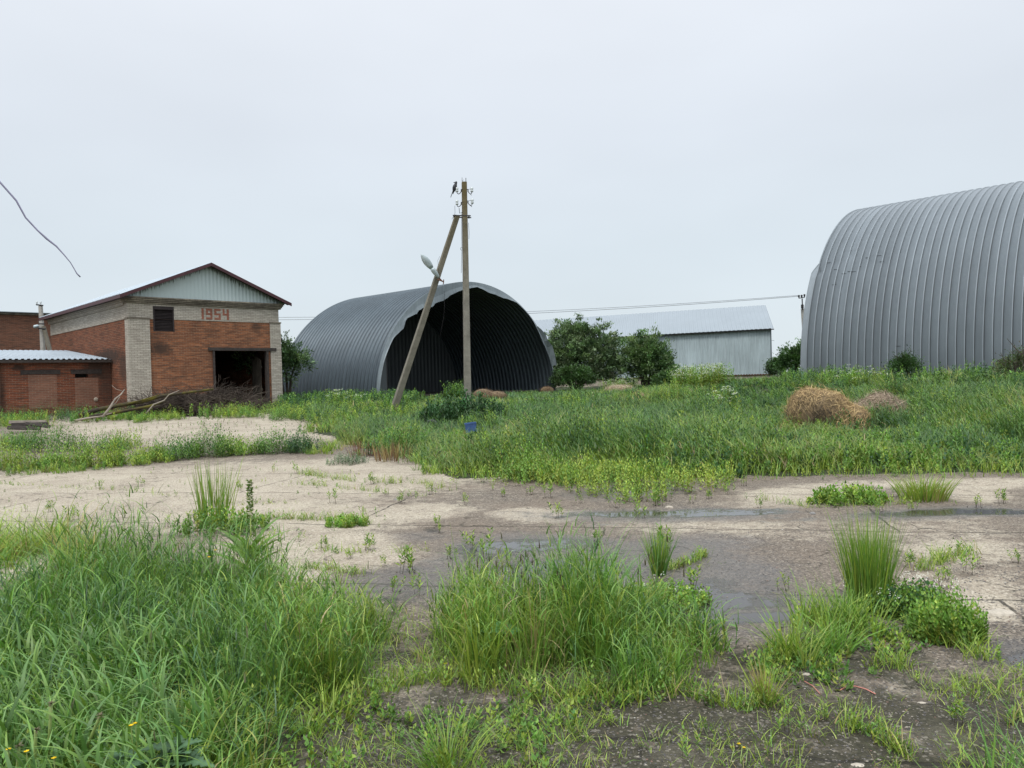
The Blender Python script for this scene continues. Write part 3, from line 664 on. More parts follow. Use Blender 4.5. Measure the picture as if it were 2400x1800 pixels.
# right, large hangar seen along its side: local x along the side toward the viewer, local y across
B_ = at(1889, 868, 42.0); TH = RAD(45)
hr = thing('hangar', 'huge closed arched hangar of blue grey ribbed steel cut off by the right edge', 'hangar', (B_[0], B_[1], 1.28), -TH)
BH = 10.25
hr.location.z = B_[2] - .40
rb, rH, rL = 10.0, 10.45, 21.0
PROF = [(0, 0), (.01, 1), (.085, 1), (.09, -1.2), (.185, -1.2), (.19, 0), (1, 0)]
dn = [(.19, .62, .3, .03, .10), (.95, .64, .5, .02, .06), (1.5, .70, .3, .02, .05), (2.6, .63, .4, .02, .05), (3.4, .60, .3, .02, .04)]
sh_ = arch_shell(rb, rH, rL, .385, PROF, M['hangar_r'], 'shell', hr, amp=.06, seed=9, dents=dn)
co = np.zeros(len(sh_.data.vertices) * 3, np.float32); sh_.data.vertices.foreach_get('co', co); co = co.reshape(-1, 3)
a_ = sh_.data.color_attributes['col']; cl = np.zeros(len(co) * 4, np.float32); a_.data.foreach_get('color', cl); cl = cl.reshape(-1, 4)
k = (co[:, 0] > 1.58) & (co[:, 0] < 1.92) & (co[:, 1] < 9); cl[k, :3] *= 1.22                 # one newer, paler strip
k = (co[:, 0] > 4.8) & (co[:, 0] < 5.1) & (co[:, 2] > .9) & (co[:, 2] < 2.2) & (co[:, 1] < 9); cl[k, :3] *= .90
a_.data.foreach_set('color', cl.ravel())
V = []                                                            # short stub panel below the missing half of the first rib
t_ = np.linspace(0, .66, 22)
for t in t_:
    for (x, off) in ((-.30 + .30 * max(0, (t - .60) / .06), .03), (-.26 + .26 * max(0, (t - .60) / .06), .0), (0.0, 0.0)): V.append((x, rb - (rb + off) * math.cos(t), (rH + off) * math.sin(t)))
newmesh('stub_panel', V, [(3 * i + j, 3 * i + j + 1, 3 * i + 4 + j, 3 * i + 3 + j) for i in range(21) for j in range(2)], M['hangar_r'], hr, col=np.ones((len(V), 3)) * .95)
for xs_, nm in ((.12, 'end_wall'), (rL - .12, 'end_wall')):
    V = []; nw = 120; ys = np.linspace(0.05, 2 * rb - .05, nw + 1)
    for i, y in enumerate(ys):
        top = rH * math.sqrt(max(0, 1 - ((y - rb) / rb) ** 2)) - .08; off = .03 if (i // 2) % 2 else 0
        V += [(xs_ + off, y, -.8), (xs_ + off, y, max(top, -.4))]
    newmesh(nm, V, [(2 * i, 2 * i + 2, 2 * i + 3, 2 * i + 1) for i in range(nw)], M['back_wall'], hr)
V = []
for x_ in (1.2, 1.9, 2.3, 2.7, 3.1):
    pass
f = MB()
r4 = random.Random(5)
for (x_, t0) in ((.45, .655), (.95, .60), (1.05, .50), (1.45, .565), (1.75, .575), (1.95, .57), (2.3, .60), (2.55, .655), (3.1, .66), (3.35, .615), (4.6, .14)):
    t1 = t0 + .003; c_ = lambda xx, t, o: (xx, rb - (rb + o) * math.cos(t), (rH + o) * math.sin(t)); l_ = .12 + r4.random() * .16
    f = MB(); f.quad(c_(x_, t0, .0), c_(x_ + l_, t0 + .001, .006), c_(x_ + l_, t1 - .001, .02), c_(x_, t1 + .001, .03)); f.build('bent_seam', M['seam'], hr)

# ------------------------------------------------------------------ long sheet clad shed in the distance
Cn = at(1809, 868, 74.0); BE = RAD(26)
sd = thing('sheet_shed', 'long pale corrugated metal shed with a grey pitched roof in the background', 'shed', (Cn[0], Cn[1], float(Cn[2]) - .45), -BE)
WL, WH, SH = 44.0, 4.75, 2.6
corrug('wall', (-WL, 0, .35), (1, 0, 0), (0, 0, 1), WL, WH - .35, .26, .05, M['shed_wall'], sd)
corrug('end_wall', (0, 0, .35), (0, 1, 0), (0, 0, 1), 11, WH - .35, .26, .05, M['shed_wall'], sd)
f = MB(); f.box(-WL, .05, .08, 11, -1.5, .34); f.build('plinth', M['plinth'], sd)
f = MB(); f.box(-WL, .12, -.02, .07, .27, .40); f.build('rust_strip', M['rust'], sd)
corrug('roof', (-WL - .4, -.45, WH - .05), (1, 0, 0), (0, 5.95, SH + .15), WL + .75, 6.6, .42, .03, M['shed_roof'], sd)
corrug('roof', (.35, 11.4, WH - .05), (-1, 0, 0), (0, -5.9, SH + .15), WL + .75, 6.5, .42, .03, M['shed_roof'], sd)
f = MB(); f.box(-WL - .4, .35, -.40, -.34, WH - .17, WH - .07); f.build('eaves_beam', M['iron'], sd)
f = MB(); f.box(-.06, .06, -.08, -.02, .4, WH); f.box(.06, .30, -.05, -.02, WH - 1.2, WH - 1.17); f.build('corner_trim', M['flange'], sd)
f = MB()
f.add([(0, .02, WH - .1), (0, 10.95, WH - .1), (0, 5.5, WH + SH - .1)], [(0, 1, 2)]); f.build('gable', M['shed_wall'], sd)

bpy.context.view_layer.update()
for o in sd.children:                                              # the plan is a slight parallelogram
    me = o.data; co = np.zeros(len(me.vertices) * 3, np.float32); me.vertices.foreach_get('co', co); co = co.reshape(-1, 3); co[:, 0] -= .27 * np.maximum(co[:, 1], 0); co[:, 2] -= .25; me.vertices.foreach_set('co', co.ravel()); me.update()

# ------------------------------------------------------------------ poles, lamp, wires
PY = 27.7
Pb = at(1096, 962, PY); Pt = at(1088, 427, PY)
pz = float(tz(Pb[0], Pb[1]))
pole = thing('utility_pole', 'tall central concrete utility pole with a leaning brace and four white insulators', 'utility pole', (Pb[0], Pb[1], pz))
def L(p): return np.array(p) - np.array([Pb[0], Pb[1], pz])
def taper(mb, a, b, w0, w1, d0, d1, side=(1, 0, 0)):
    a = np.array(a, float); b = np.array(b, float); ax_ = b - a; ax_ /= np.linalg.norm(ax_); s_ = np.array(side, float); s_ -= ax_ * (s_ @ ax_); s_ /= np.linalg.norm(s_); q = np.cross(ax_, s_)
    V = []
    for c, w, d in ((a, w0, d0), (a * .5 + b * .5, (w0 + w1) / 2, (d0 + d1) / 2), (b, w1, d1)):
        ch = .16
        for (i, j) in ((-1 + ch, -1), (1 - ch, -1), (1, -1 + ch), (1, 1 - ch), (1 - ch, 1), (-1 + ch, 1), (-1, 1 - ch), (-1, -1 + ch)): V.append(c + s_ * w / 2 * i + q * d / 2 * j)
    Fc = [(k * 8 + i, k * 8 + (i + 1) % 8, (k + 1) * 8 + (i + 1) % 8, (k + 1) * 8 + i) for k in range(2) for i in range(8)] + [tuple(range(8))[::-1], tuple(range(16, 24))]
    mb.add(V, Fc)
top = L(Pt)
f = MB(); taper(f, L(Pb) + np.array([0, 0, -.6]), top, .245, .165, .26, .20, (1, .25, 0)); f.build('shaft', M['pole'], pole)
Bb = hit(918, 975); Bt = at(1072, 505, PY - .1)
f = MB(); b0 = L(Bb); b1 = L(Bt); dd = (b0 - b1) / np.linalg.norm(b0 - b1)
taper(f, b0 + dd * .5, b1, .24, .165, .26, .18, (1, .35, 0)); f.build('brace', M['brace'], pole)
def on(px, py, Y=PY - .14): return L(at(px, py, Y))
f = MB()
for dy in (-.16, .15): f.tube([on(1062, 507) + [0, dy, 0], on(1104, 508) + [0, dy, 0]], .022, 6)
f.tube([on(1064, 505, PY - .2), on(1064, 509, PY + .2)], .02, 6); f.tube([on(1099, 505, PY - .25), on(1099, 511, PY + .25)], .025, 6); f.build('clamp', M['iron'], pole)
f = MB(); f.tube([on(1083, 432, PY), on(1083, 416, PY)], .008, 5); f.tube([on(1083, 424, PY), on(1087, 421, PY)], .005, 4); f.tube([on(1092, 430, PY), on(1092, 417, PY)], .012, 5); f.build('rebar_stub', M['iron'], pole)
for (px, py, sgn) in ((1071, 446, -1), (1106, 446, 1), (1071, 476, -1), (1107, 473, 1)):
    f = MB(); x0 = 1082 if sgn < 0 else 1096
    f.tube([on(x0, py + 1), on(x0 + sgn * 3, py + 6), on(x0 + sgn * 7, py + 9), on(px - sgn * 1, py + 7), on(px, py + 4)], .014, 6)
    f.tube([on(x0 - sgn * 2, py - 2), on(x0 + sgn * 1, py - 2), on(x0 + sgn * 1, py + 4)], .02, 6)
    if sgn > 0: f.tube([on(x0, py - 2), on(px + 2, py - 4)], .007, 4); f.tube([on(px - 5, py + 7), on(px - 1, py + 12)], .01, 4)
    hk = f.build('bracket', M['iron'], pole)
    f = MB(); c_ = on(px, py + 4); lathe(f, c_, (0, 0, 1), [(0, .045), (.04, .056), (.07, .036), (.09, .052), (.15, .056), (.17, .03)], 12); f.build('insulator', M['porcelain'], hk, True)
f = MB(); f.tube([on(1082, 500), on(1081.5, 540), on(1082.5, 580), on(1081, 640)], .006, 4); f.tube([on(1098, 522), on(1099.5, 545), on(1099, 560)], .006, 4)
f.tube([on(1082 + 3.2 * math.cos(q), 583 + 3.2 * math.sin(q)) for q in np.linspace(-1.2, -5, 9)], .006, 4)
f.tube([on(1066, 482), on(1066.5, 500), on(1059, 514)], .006, 4); f.tube([on(1076, 488), on(1077, 500), on(1084, 497)], .01, 4); f.tube([on(1029, 650), on(1026, 610), on(1031, 600)], .004, 4)
f.build('loose_wire', M['iron'], pole)
# street lamp strapped on the brace, dead and pointing up
a0 = at(1029, 651, PY - .2)
lamp = thing('street_lamp', 'pale street lamp head pointing up and left, strapped to the leaning brace of the pole', 'street lamp', tuple(a0))
tip = at(987, 596, PY - .45) - a0; axl = tip / np.linalg.norm(tip); ll = np.linalg.norm(tip)
f = MB(); lathe(f, (0, 0, 0), axl, [(0.0, .03), (.06, .055), (.2, .085), (.34, .09), (.42, .07)], 14, .62, (0, 1, .2)); f.build('housing', M['lamp_shell'], lamp, True)
f = MB(); lathe(f, axl * .42, axl, [(0, .07), (.12, .11), (.28, .13), (.42, .115), (ll - .42 - .06, .06), (ll - .42, .015)], 16, .5, (0, 1, .2)); f.build('reflector', M['lamp_shell'], lamp, True)
f = MB(); f.tube([(0, 0, 0), (.02, .02, -.03), (.12, .03, -.14)], .025, 6); f.tube([tuple(at(1024, 655, PY - .25) - a0), tuple(at(1040, 660, PY - .25) - a0)], .022, 6); f.tube([tuple(at(1040, 655, PY - .3) - a0), tuple(at(1039, 666, PY - .3) - a0)], .018, 6); f.tube([tuple(at(1040, 660, PY - .25) - a0), tuple(at(1040, 661, PY + .2) - a0)], .018, 6); f.build('bracket', M['rust'], lamp)
# crow on the upper left insulator
c0 = at(1070, 443, PY - .14)
CRS = 1.25
cr_ = thing('crow', 'black crow perched on the upper left insulator of the central pole', 'bird', tuple(c0 + np.array([0, 0, .0])))
f = MB(); ax_ = np.array([.30, .0, .95]); ax_ /= np.linalg.norm(ax_); s0 = np.array([-.075, 0, -.03])
lathe(f, s0 - ax_ * .05, ax_, [(-.07, .008), (0, .022), (.05, .045), (.11, .062), (.17, .060), (.215, .042), (.25, .036), (.275, .036), (.30, .026), (.315, .008)], 14, .85, (0, 1, 0)); f.build('body', M['crow'], cr_, True)
f = MB(); hd = s0 + ax_ * .235; lathe(f, hd, (-.9, 0, -.05), [(.02, .014), (.05, .012), (.085, .003)], 8); f.build('beak', M['iron'], cr_)
f = MB(); slab(f, s0 + [-.02, -.03, .02], s0 + [-.02, .03, .02], s0 + [-.105, .02, -.20], s0 + [-.105, -.02, -.20], .012); f.build('tail', M['crow'], cr_)
f = MB(); f.tube([s0 + [.03, .02, .03], [.0, .015, .0]], .006, 5); f.tube([s0 + [.03, -.02, .03], [.0, -.015, .0]], .006, 5); f.build('leg', M['iron'], cr_)

cr_.scale = (CRS,) * 3
def far_pole(name, label, base, topz, r0=.14):
    t = thing(name, label, 'utility pole', tuple(base)); return t
# pole beside the far left building, with its own brace
Q1 = at(109, 960, 51.0); q1z = float(tz(Q1[0], Q1[1])); T1 = at(95, 717, 51.0)
lp = thing('utility_pole', 'short braced concrete utility pole standing behind the annex roof at far left', 'utility pole', (Q1[0], Q1[1], q1z))
o1 = np.array([Q1[0], Q1[1], q1z]); f = MB(); taper(f, (0, 0, -.4), T1 - o1, .30, .20, .3, .2); f.build('shaft', M['far_pole'], lp)
f = MB(); taper(f, at(152, 955, 50.6) - o1, at(102, 765, 50.8) - o1, .26, .2, .26, .2); f.build('brace', M['brace'], lp)
f = MB(); f.tube([at(85, 714, 50.9) - o1, at(101, 716, 50.9) - o1], .05, 6); f.build('crossarm', M['iron'], lp)
f = MB(); f.tube([at(91, 745, 50.8) - o1, at(108, 745, 50.8) - o1], .03, 6); f.build('clamp', M['iron'], lp); f = MB(); f.tube([at(91, 759, 50.7) - o1, at(104, 759, 50.7) - o1], .05, 6); f.build('clamp', M['iron'], lp); f = MB(); f.tube([at(90, 769, 50.7) - o1, at(106, 771, 50.7) - o1], .06, 6); f.build('clamp', M['iron'], lp)
for px in (86.5, 95.5):
    f = MB(); lathe(f, at(px, 714, 50.9) - o1, (0, 0, 1), [(0, .03), (.08, .03), (.1, .06), (.2, .06), (.22, .02)], 8); f.build('insulator', M['porcelain'], lp)
f = MB(); lathe(f, at(92, 763, 50.5) - o1, (-.6, -.6, -.3), [(0, .04), (.1, .1), (.3, .12), (.36, .04)], 10); f.build('lamp_head', M['lamp_shell'], lp, True)
# pole in the gap between shed and right hangar
Q2 = at(1892, 872, 66.0); q2z = float(tz(Q2[0], Q2[1])) ; T2 = at(1880, 700, 66.0); o2 = np.array([Q2[0], Q2[1], q2z])
rp = thing('utility_pole', 'pale utility pole with a small three pin crossarm between shed and right hangar', 'utility pole', tuple(o2))
f = MB(); taper(f, (0, 0, -.4), at(1881, 724, 66.0) - o2, .30, .24, .3, .22); f.build('shaft', M['far_pole'], rp)
f = MB(); f.tube([at(1881, 726, 65.8) - o2, T2 - o2], .05, 6); f.tube([at(1880.5, 714, 65.7) - o2, at(1880.5, 723, 65.7) - o2], .12, 8); f.tube([at(1872, 699, 65.9) - o2, at(1886, 697, 65.9) - o2], .04, 6); f.build('crossarm', M['iron'], rp)
for px, py in ((1872.5, 698), (1879, 697.5), (1885.5, 696)):
    f = MB(); lathe(f, at(px, py, 65.9) - o2, (0, 0, 1), [(0, .03), (.05, .07), (.14, .08), (.18, .1), (.24, .06)], 8); f.build('insulator', M['iron'], rp)
for k, (ya, yb, yc_) in enumerate(((741, 692, 729.6), (747, 694, 734.0))):
    a = at(330, ya, 76.0); b = at(1872 + 3 * k, yb, 65.9); m1 = at(1240, yc_, 69.5)
    ts = np.linspace(0, 1, 40); tm = (m1[0] - a[0]) / (b[0] - a[0]); sag = ((a + (b - a) * tm)[2] - m1[2]) / (4 * tm * (1 - tm))
    f = MB(); f.tube([a + (b - a) * t - np.array([0, 0, 4 * sag * t * (1 - t)]) for t in ts], .022, 4)
    o = f.build('overhead_wire', M['wire']); tag(o, ('upper' if k == 0 else 'lower') + ' of the two thin wires strung between the far poles above the shed ridge', 'wire', 'overhead wires')
# loose cable end swinging in from the upper left
pp = [(-900, -700), (-420, -60), (-160, 235), (0, 427), (38, 470), (60, 510), (88, 540), (110, 560), (132, 577), (150, 597), (165, 615), (175, 632), (180, 641), (188, 649)]
f = MB(); f.tube([at(x, y, 7.0 + (0.0 if x > -100 else -x * .002)) for x, y in pp], [.008] * 5 + [.007] * 2 + [.009, .007, .005, .004, .004, .005, .006], 6)
tag(f.build('dangling_cable', M['cable'], None, True), 'loose end of a grey cable hanging in the sky at upper left', 'cable')

# ------------------------------------------------------------------ felled wood in front of the garage
r5 = np.random.default_rng(21)
def twigs(n, cx, cy, rx, ry, hh, l0, l1, r0, up=.35, dirb=None):
    ang = r5.uniform(0, 2 * np.pi, n); rad_ = np.sqrt(r5.random(n)); px = cx + rad_ * np.cos(ang) * rx; py = cy + rad_ * np.sin(ang) * ry
    hz = hh * np.sqrt(np.maximum(0, 1 - rad_ ** 2)) * r5.random(n) ** .7
    az = r5.uniform(0, 2 * np.pi, n) if dirb is None else r5.normal(dirb, .6, n); el = r5.normal(up, .35, n)
    d = np.stack([np.cos(az) * np.cos(el), np.sin(az) * np.cos(el), np.sin(el)], -1); l = r5.uniform(l0, l1, n)
    t = np.linspace(0, 1, 7)[None, :, None]
    P = np.stack([px, py, tz(px, py) + hz], -1)[:, None, :] + d[:, None, :] * t * l[:, None, None]
    P = P + np.cumsum(r5.normal(0, .035, (n, 7, 3)), 1) * l[:, None, None] ; P[..., 2] -= .18 * l[:, None] * t[..., 0] ** 2
    P[..., 2] = np.maximum(P[..., 2], tz(P[..., 0], P[..., 1]) + .01)
    return P, (r0 * (1 - .75 * t[..., 0])) * r5.uniform(.5, 1.4, n)[:, None]
def pile(name, parts_, mat, label, cat, loc, group=None):
    Vs = []; Fs = []; n_ = 0
    for P, R in parts_:
        V, Fc = tubes(P, R, 4); Vs.append(V - np.array(loc)); Fs.append(Fc + n_); n_ += len(V)
    o = newmesh(name, np.concatenate(Vs), np.concatenate(Fs), mat); o.location = loc
    return tag(o, label, cat, group)
c1 = hit(500, 985); c2 = hit(400, 985)
cc = at(455, 965, 33.0)
bp = thing('brush_pile', 'big heap of dead brushwood lying against the garage front', 'brush pile', (cc[0], cc[1], float(tz(cc[0], cc[1]))))
cr1 = at(520, 968, 33.4); cl1 = at(400, 968, 33.0)
o = pile('twigs', [twigs(2400, cr1[0] - .1, cr1[1], 1.75, 1.2, 1.0, .4, 1.3, .012, .15), twigs(1900, cl1[0] + .2, cl1[1], 1.9, 1.0, .88, .4, 1.3, .012, .2), twigs(260, cl1[0] - .3, cl1[1], 1.4, .8, .8, .5, 1.1, .010, .8), twigs(260, cr1[0], cr1[1], 1.6, 1.0, .8, .6, 1.3, .012, .5)], M['twig'], None, None, bp.location)
o.parent = bp; o.location = (0, 0, 0)
o = pile('branch', [twigs(45, (cr1[0] + cl1[0]) / 2, cr1[1] - .5, 2.4, .9, .55, 1.3, 2.8, .024, .15, 2.8)], M['twig'], None, None, bp.location); o.parent = bp; o.location = (0, 0, 0)
def log(name, pts, r, mat, label, cat, group=None, side=()):
    o0 = np.array(pts[0], float); f = MB(); q = [np.array(p) - o0 for p in pts]; n_ = len(q); f.tube(q, [r * (1 - .55 * i / (n_ - 1)) for i in range(n_)], 9)
    for s_, rr in side: f.tube([np.array(p) - o0 for p in s_], [rr * (1 - .6 * i / (len(s_) - 1)) for i in range(len(s_))], 6)
    o = f.build(name, mat, None, True); o.location = tuple(o0); return tag(o, label, cat, group)
def pts(*a): return [at(x, y, Y) for x, y, Y in a]
log('fallen_log', pts((185, 974, 30.6), (230, 960, 31), (280, 950, 31.2), (330, 942, 31.3), (380, 928, 31.4), (440, 920, 31.6), (500, 912, 31.8)), .10, M['log_moss'], 'long mossy yellow green log running up into the brush pile', 'log', 'felled logs', [(pts((300, 947, 31.1), (345, 935, 31.0), (375, 925, 31)), .05)])
log('fallen_log', pts((190, 982, 30.2), (240, 972, 30.5), (300, 962, 30.7), (350, 952, 30.8), (390, 940, 30.9)), .085, M['log_moss'], 'shorter mossy log lying below the long one', 'log', 'felled logs')
log('fallen_branch', pts((240, 978, 29.6), (258, 955, 29.8), (270, 935, 30), (283, 925, 30.2), (292, 913, 30.4)), .05, M['pale_wood'], 'pale forked branch standing upright beside the logs, left of the brush pile', 'branch', None, [(pts((258, 955, 29.8), (272, 944, 30), (281, 930, 30.1)), .03), (pts((288, 917, 30.3), (272, 912, 30.3), (262, 903, 30.3)), .012)])
log('fallen_branch', pts((175, 986, 29.4), (205, 980, 29.6), (235, 976, 29.8), (262, 968, 30)), .045, M['pale_wood'], 'thin pale branch flat on the ground at the foot of the logs', 'branch')
log('fallen_branch', pts((342, 970, 29.8), (360, 948, 30), (385, 938, 30.2), (396, 925, 30.3), (420, 915, 30.4)), .03, M['pale_wood'], 'thin pale branch leaning over the front of the brush pile', 'branch')
dp = thing('plank_pile', 'low heap of rotting dark planks among weeds at left', 'planks', tuple(hit(70, 1003)))
for k, (a, b, w) in enumerate((((22, 990), (108, 989), .12), ((28, 996), (112, 994), .14), ((18, 1002), (95, 1004), .12), ((60, 993), (118, 1000), .1))):
    A1 = at(*a, 26.5 - .2 * k) ; B1 = at(*b, 26.6 - .15 * k); f = MB(); o_ = np.array(dp.location)
    taper(f, A1 - o_, B1 - o_, .09, .08, w, w); f.build('plank', M['pale_wood'] if k == 0 else M['wood_dark'], dp)
# ------------------------------------------------------------------ vegetation
G_BLUE = np.array([.096, .200, .046]); G_MID = np.array([.140, .255, .046]); G_YEL = np.array([.27, .355, .062]); G_DRY = np.array([.36, .29, .15]); G_DARK = np.array([.036, .082, .032])
def tint(n, *cw, var=.18):
    cs_ = np.array([c for c, w in cw]); w = np.array([w for c, w in cw], float); w /= w.sum()
    c = cs_[rng.choice(len(w), n, p=w)]; c = c * (1 + rng.normal(0, var, (n, 1))) * (1 + rng.normal(0, .05, (n, 3))); return np.clip(c, .004, .9)
def base3(x, y): return np.stack([x, y, tz(x, y) - .01], -1)
def grassy(V, x, y, h, hv, w, cols, lean=.25, tilt=.12, seg=4, wind=None, var=.18, colfield=None, tip=(1.15, 1.15, .95)):
    n = len(x)
    if n == 0: return
    hh = np.abs(np.asarray(h) * (1 + rng.normal(0, hv, n))) + .01
    az = rng.uniform(0, 2 * np.pi, n) if wind is None else rng.normal(wind, 1.1, n)
    c = tint(n, *cols, var=var)
    if colfield is not None: c = c * colfield[:, None]
    V.blades(base3(x, y), hh, w * rng.uniform(.6, 1.4, n), az, np.abs(rng.normal(lean, .22, n)), c, seg, np.abs(rng.normal(tilt, .1, n)), tip=tip)
def tufts(V, cx, cy, h, per, r, w, cols, seg=4, lean=.3, tilt=.35, out=1.0, wind=None, wk=0.0, var=.16, tip=(1.25, 1.2, 1.05), cvar=.14):   # grass in clumps that fan outward
    n = len(cx)
    if n == 0: return
    per_ = np.full(n, per); ix = np.repeat(np.arange(n), per_); m_ = len(ix)
    R_ = (r * rng.uniform(.6, 1.4, n))[ix]; a = rng.uniform(0, 6.28, m_); q = rng.random(m_) ** .6
    x = cx[ix] + np.cos(a) * q * R_; y = cy[ix] + np.sin(a) * q * R_
    th = (np.asarray(h) * np.ones(n) * rng.uniform(.6, 1.3, n))[ix]; hh = th * np.clip(rng.normal(.85, .24, m_), .25, 1.6)
    az = a + rng.normal(0, .6, m_)
    if wind is not None: ax_ = np.cos(az) + wk * np.cos(wind[ix]); ay_ = np.sin(az) + wk * np.sin(wind[ix]); az = np.arctan2(ay_, ax_)
    c = tint(n, *cols, var=var)[ix] * (1 + rng.normal(0, cvar, (m_, 1)))
    V.blades(base3(x, y), hh, (w * rng.uniform(.7, 1.3, n))[ix] * rng.uniform(.5, 1.5, m_), az, np.abs(rng.normal(lean, .22, m_)), np.clip(c, .004, .9), seg, np.clip(tilt * q * out + rng.normal(0, .08, m_), -.1, 1.2), tip=tip)
def culms(V, cx, cy, h, nl, w, cols, ll=.2, lean=.10, var=.16, wind=None, seg=4, tip=(1.5, 1.4, 1.3)):       # grass stems carrying flag leaves that fold over
    n = len(cx)
    if n == 0: return
    hh = np.asarray(h) * np.ones(n) * rng.uniform(.65, 1.25, n); c0 = tint(n, *cols, var=var)
    la = rng.uniform(0, 6.28, n) if wind is None else wind + rng.normal(0, .7, n); lt = np.abs(rng.normal(lean, .09, n))
    b = base3(cx, cy); V.blades(b, hh, np.full(n, .5) * w * rng.uniform(.7, 1.1, n), la, lt * .4, c0 * .9, 3, lt * .6, tip=(1, 1, 1))
    t = np.linspace(.22, .95, nl)[None, :] + rng.normal(0, .05, (n, nl)); off = (hh * lt)[:, None] * (.6 * t + .4 * t ** 1.8)
    p = np.stack([b[:, 0:1] + np.cos(la)[:, None] * off, b[:, 1:2] + np.sin(la)[:, None] * off, b[:, 2:3] + hh[:, None] * t * .97], -1).reshape(-1, 3); m_ = n * nl
    a = (rng.uniform(0, 6.28, n)[:, None] + np.arange(nl)[None, :] * 2.7 + rng.normal(0, .5, (n, nl))).ravel()
    if wind is not None: a = np.arctan2(np.sin(a) + .9 * np.sin(np.repeat(wind, nl)), np.cos(a) + .9 * np.cos(np.repeat(wind, nl)))
    L_ = ll * rng.uniform(.55, 1.35, m_); cc = np.repeat(c0, nl, 0) * rng.uniform(.8, 1.2, (m_, 1))
    V.blades(p, L_, w * rng.uniform(.8, 1.4, m_), a, np.abs(rng.normal(.62, .28, m_)), np.clip(cc, .004, .9), seg, np.abs(rng.normal(.32, .18, m_)), 2.2, tip)
def spikes(V, x, y, h, hl=.05, w=.009, col=(.11, .10, .06)):     # seed heads on thin stems
    n = len(x); hh = h * rng.uniform(.8, 1.15, n); az = rng.uniform(0, 6.28, n); tl = np.abs(rng.normal(.06, .05, n)); b = base3(x, y)
    V.blades(b, hh, np.full(n, .003), az, np.zeros(n), tint(n, (G_YEL * .6, 1)), 3, tl)
    t = b + np.stack([np.cos(az) * tl * hh, np.sin(az) * tl * hh, hh * .97], -1)
    for q in range(3): V.blades(t, np.full(n, hl) * rng.uniform(.7, 1.2, n), np.full(n, w), az + q * 1.1, np.zeros(n), tint(n, (np.array(col), 1)), 3, tl + .05, tip=(1, 1, 1))
def herbs(V, x, y, h, nl, ll, lw, cols, var=.2, spread=.35, stem=True, topc=1.25):        # leafy upright weeds
    n = len(x)
    if n == 0: return
    hh = np.asarray(h) * rng.uniform(.55, 1.25, n); b = base3(x, y); az0 = rng.uniform(0, 2 * np.pi, n); ln = np.abs(rng.normal(0, .16, n))
    c0 = tint(n, *cols, var=var)
    t = np.tile(np.linspace(.12, 1, nl), (n, 1)) + rng.normal(0, .03, (n, nl)); a = az0[:, None] + np.arange(nl)[None, :] * 2.4 + rng.normal(0, .3, (n, nl))
    el = .25 + .75 * t + rng.normal(0, .25, (n, nl))
    d = np.stack([np.cos(a) * np.cos(el), np.sin(a) * np.cos(el), np.sin(el)], -1)
    sd = np.stack([np.cos(az0) * ln, np.sin(az0) * ln], -1)
    side = np.stack([np.cos(a + 1), np.sin(a + 1)], -1) * (rng.random((n, nl, 1)) * spread * .25) * hh[:, None, None]
    pos = np.concatenate([b[:, None, :2] + sd[:, None, :] * (t * hh[:, None])[..., None] + side, (b[:, None, 2] + t * hh[:, None])[..., None]], -1)
    nr = np.cross(d, np.stack([-np.sin(a), np.cos(a), 0 * a], -1)); nr = -nr + rng.normal(0, .25, nr.shape)
    L_ = (ll * (1.15 - .55 * t) * rng.uniform(.7, 1.3, (n, nl)))
    c = c0[:, None, :] * (.75 + (topc - .75) * t[..., None]) * (1 + rng.normal(0, .12, (n, nl, 1)))
    V.leaves(pos.reshape(-1, 3), d.reshape(-1, 3), nr.reshape(-1, 3), L_.ravel(), (L_ * lw).ravel(), c.reshape(-1, 3))
    if stem: V.blades(b, hh * 1.02, np.full(n, max(.004, ll * .10)), az0, np.zeros(n), c0 * np.array([.9, .62, .6]), 2, ln)
def umbels(V, x, y, h, n_u, r, col=(.72, .74, .62)):             # white flower heads on thin stalks
    n = len(x)
    for i in range(n_u):
        a = rng.uniform(0, 6.28, n); q = rng.uniform(0, .28, n); px = x + np.cos(a) * q; py = y + np.sin(a) * q; hz = h * rng.uniform(.72, 1.1, n)
        k = 7
        aa = rng.uniform(0, 6.28, (n, k)); rr = r * rng.random((n, k)) ** .5
        pos = np.stack([px[:, None] + np.cos(aa) * rr, py[:, None] + np.sin(aa) * rr, np.repeat((tz(x, y) + hz)[:, None], k, 1) + rng.normal(0, .012, (n, k))], -1).reshape(-1, 3)
        m_ = n * k; d = np.stack([np.cos(aa.ravel()), np.sin(aa.ravel()), rng.normal(.2, .3, m_)], -1)
        V.leaves(pos, d, np.tile([0, -.5, .9], (m_, 1)), np.full(m_, r * .9), np.full(m_, r * .8), np.tile(col, (m_, 1)) * rng.uniform(.75, 1.1, (m_, 1)))

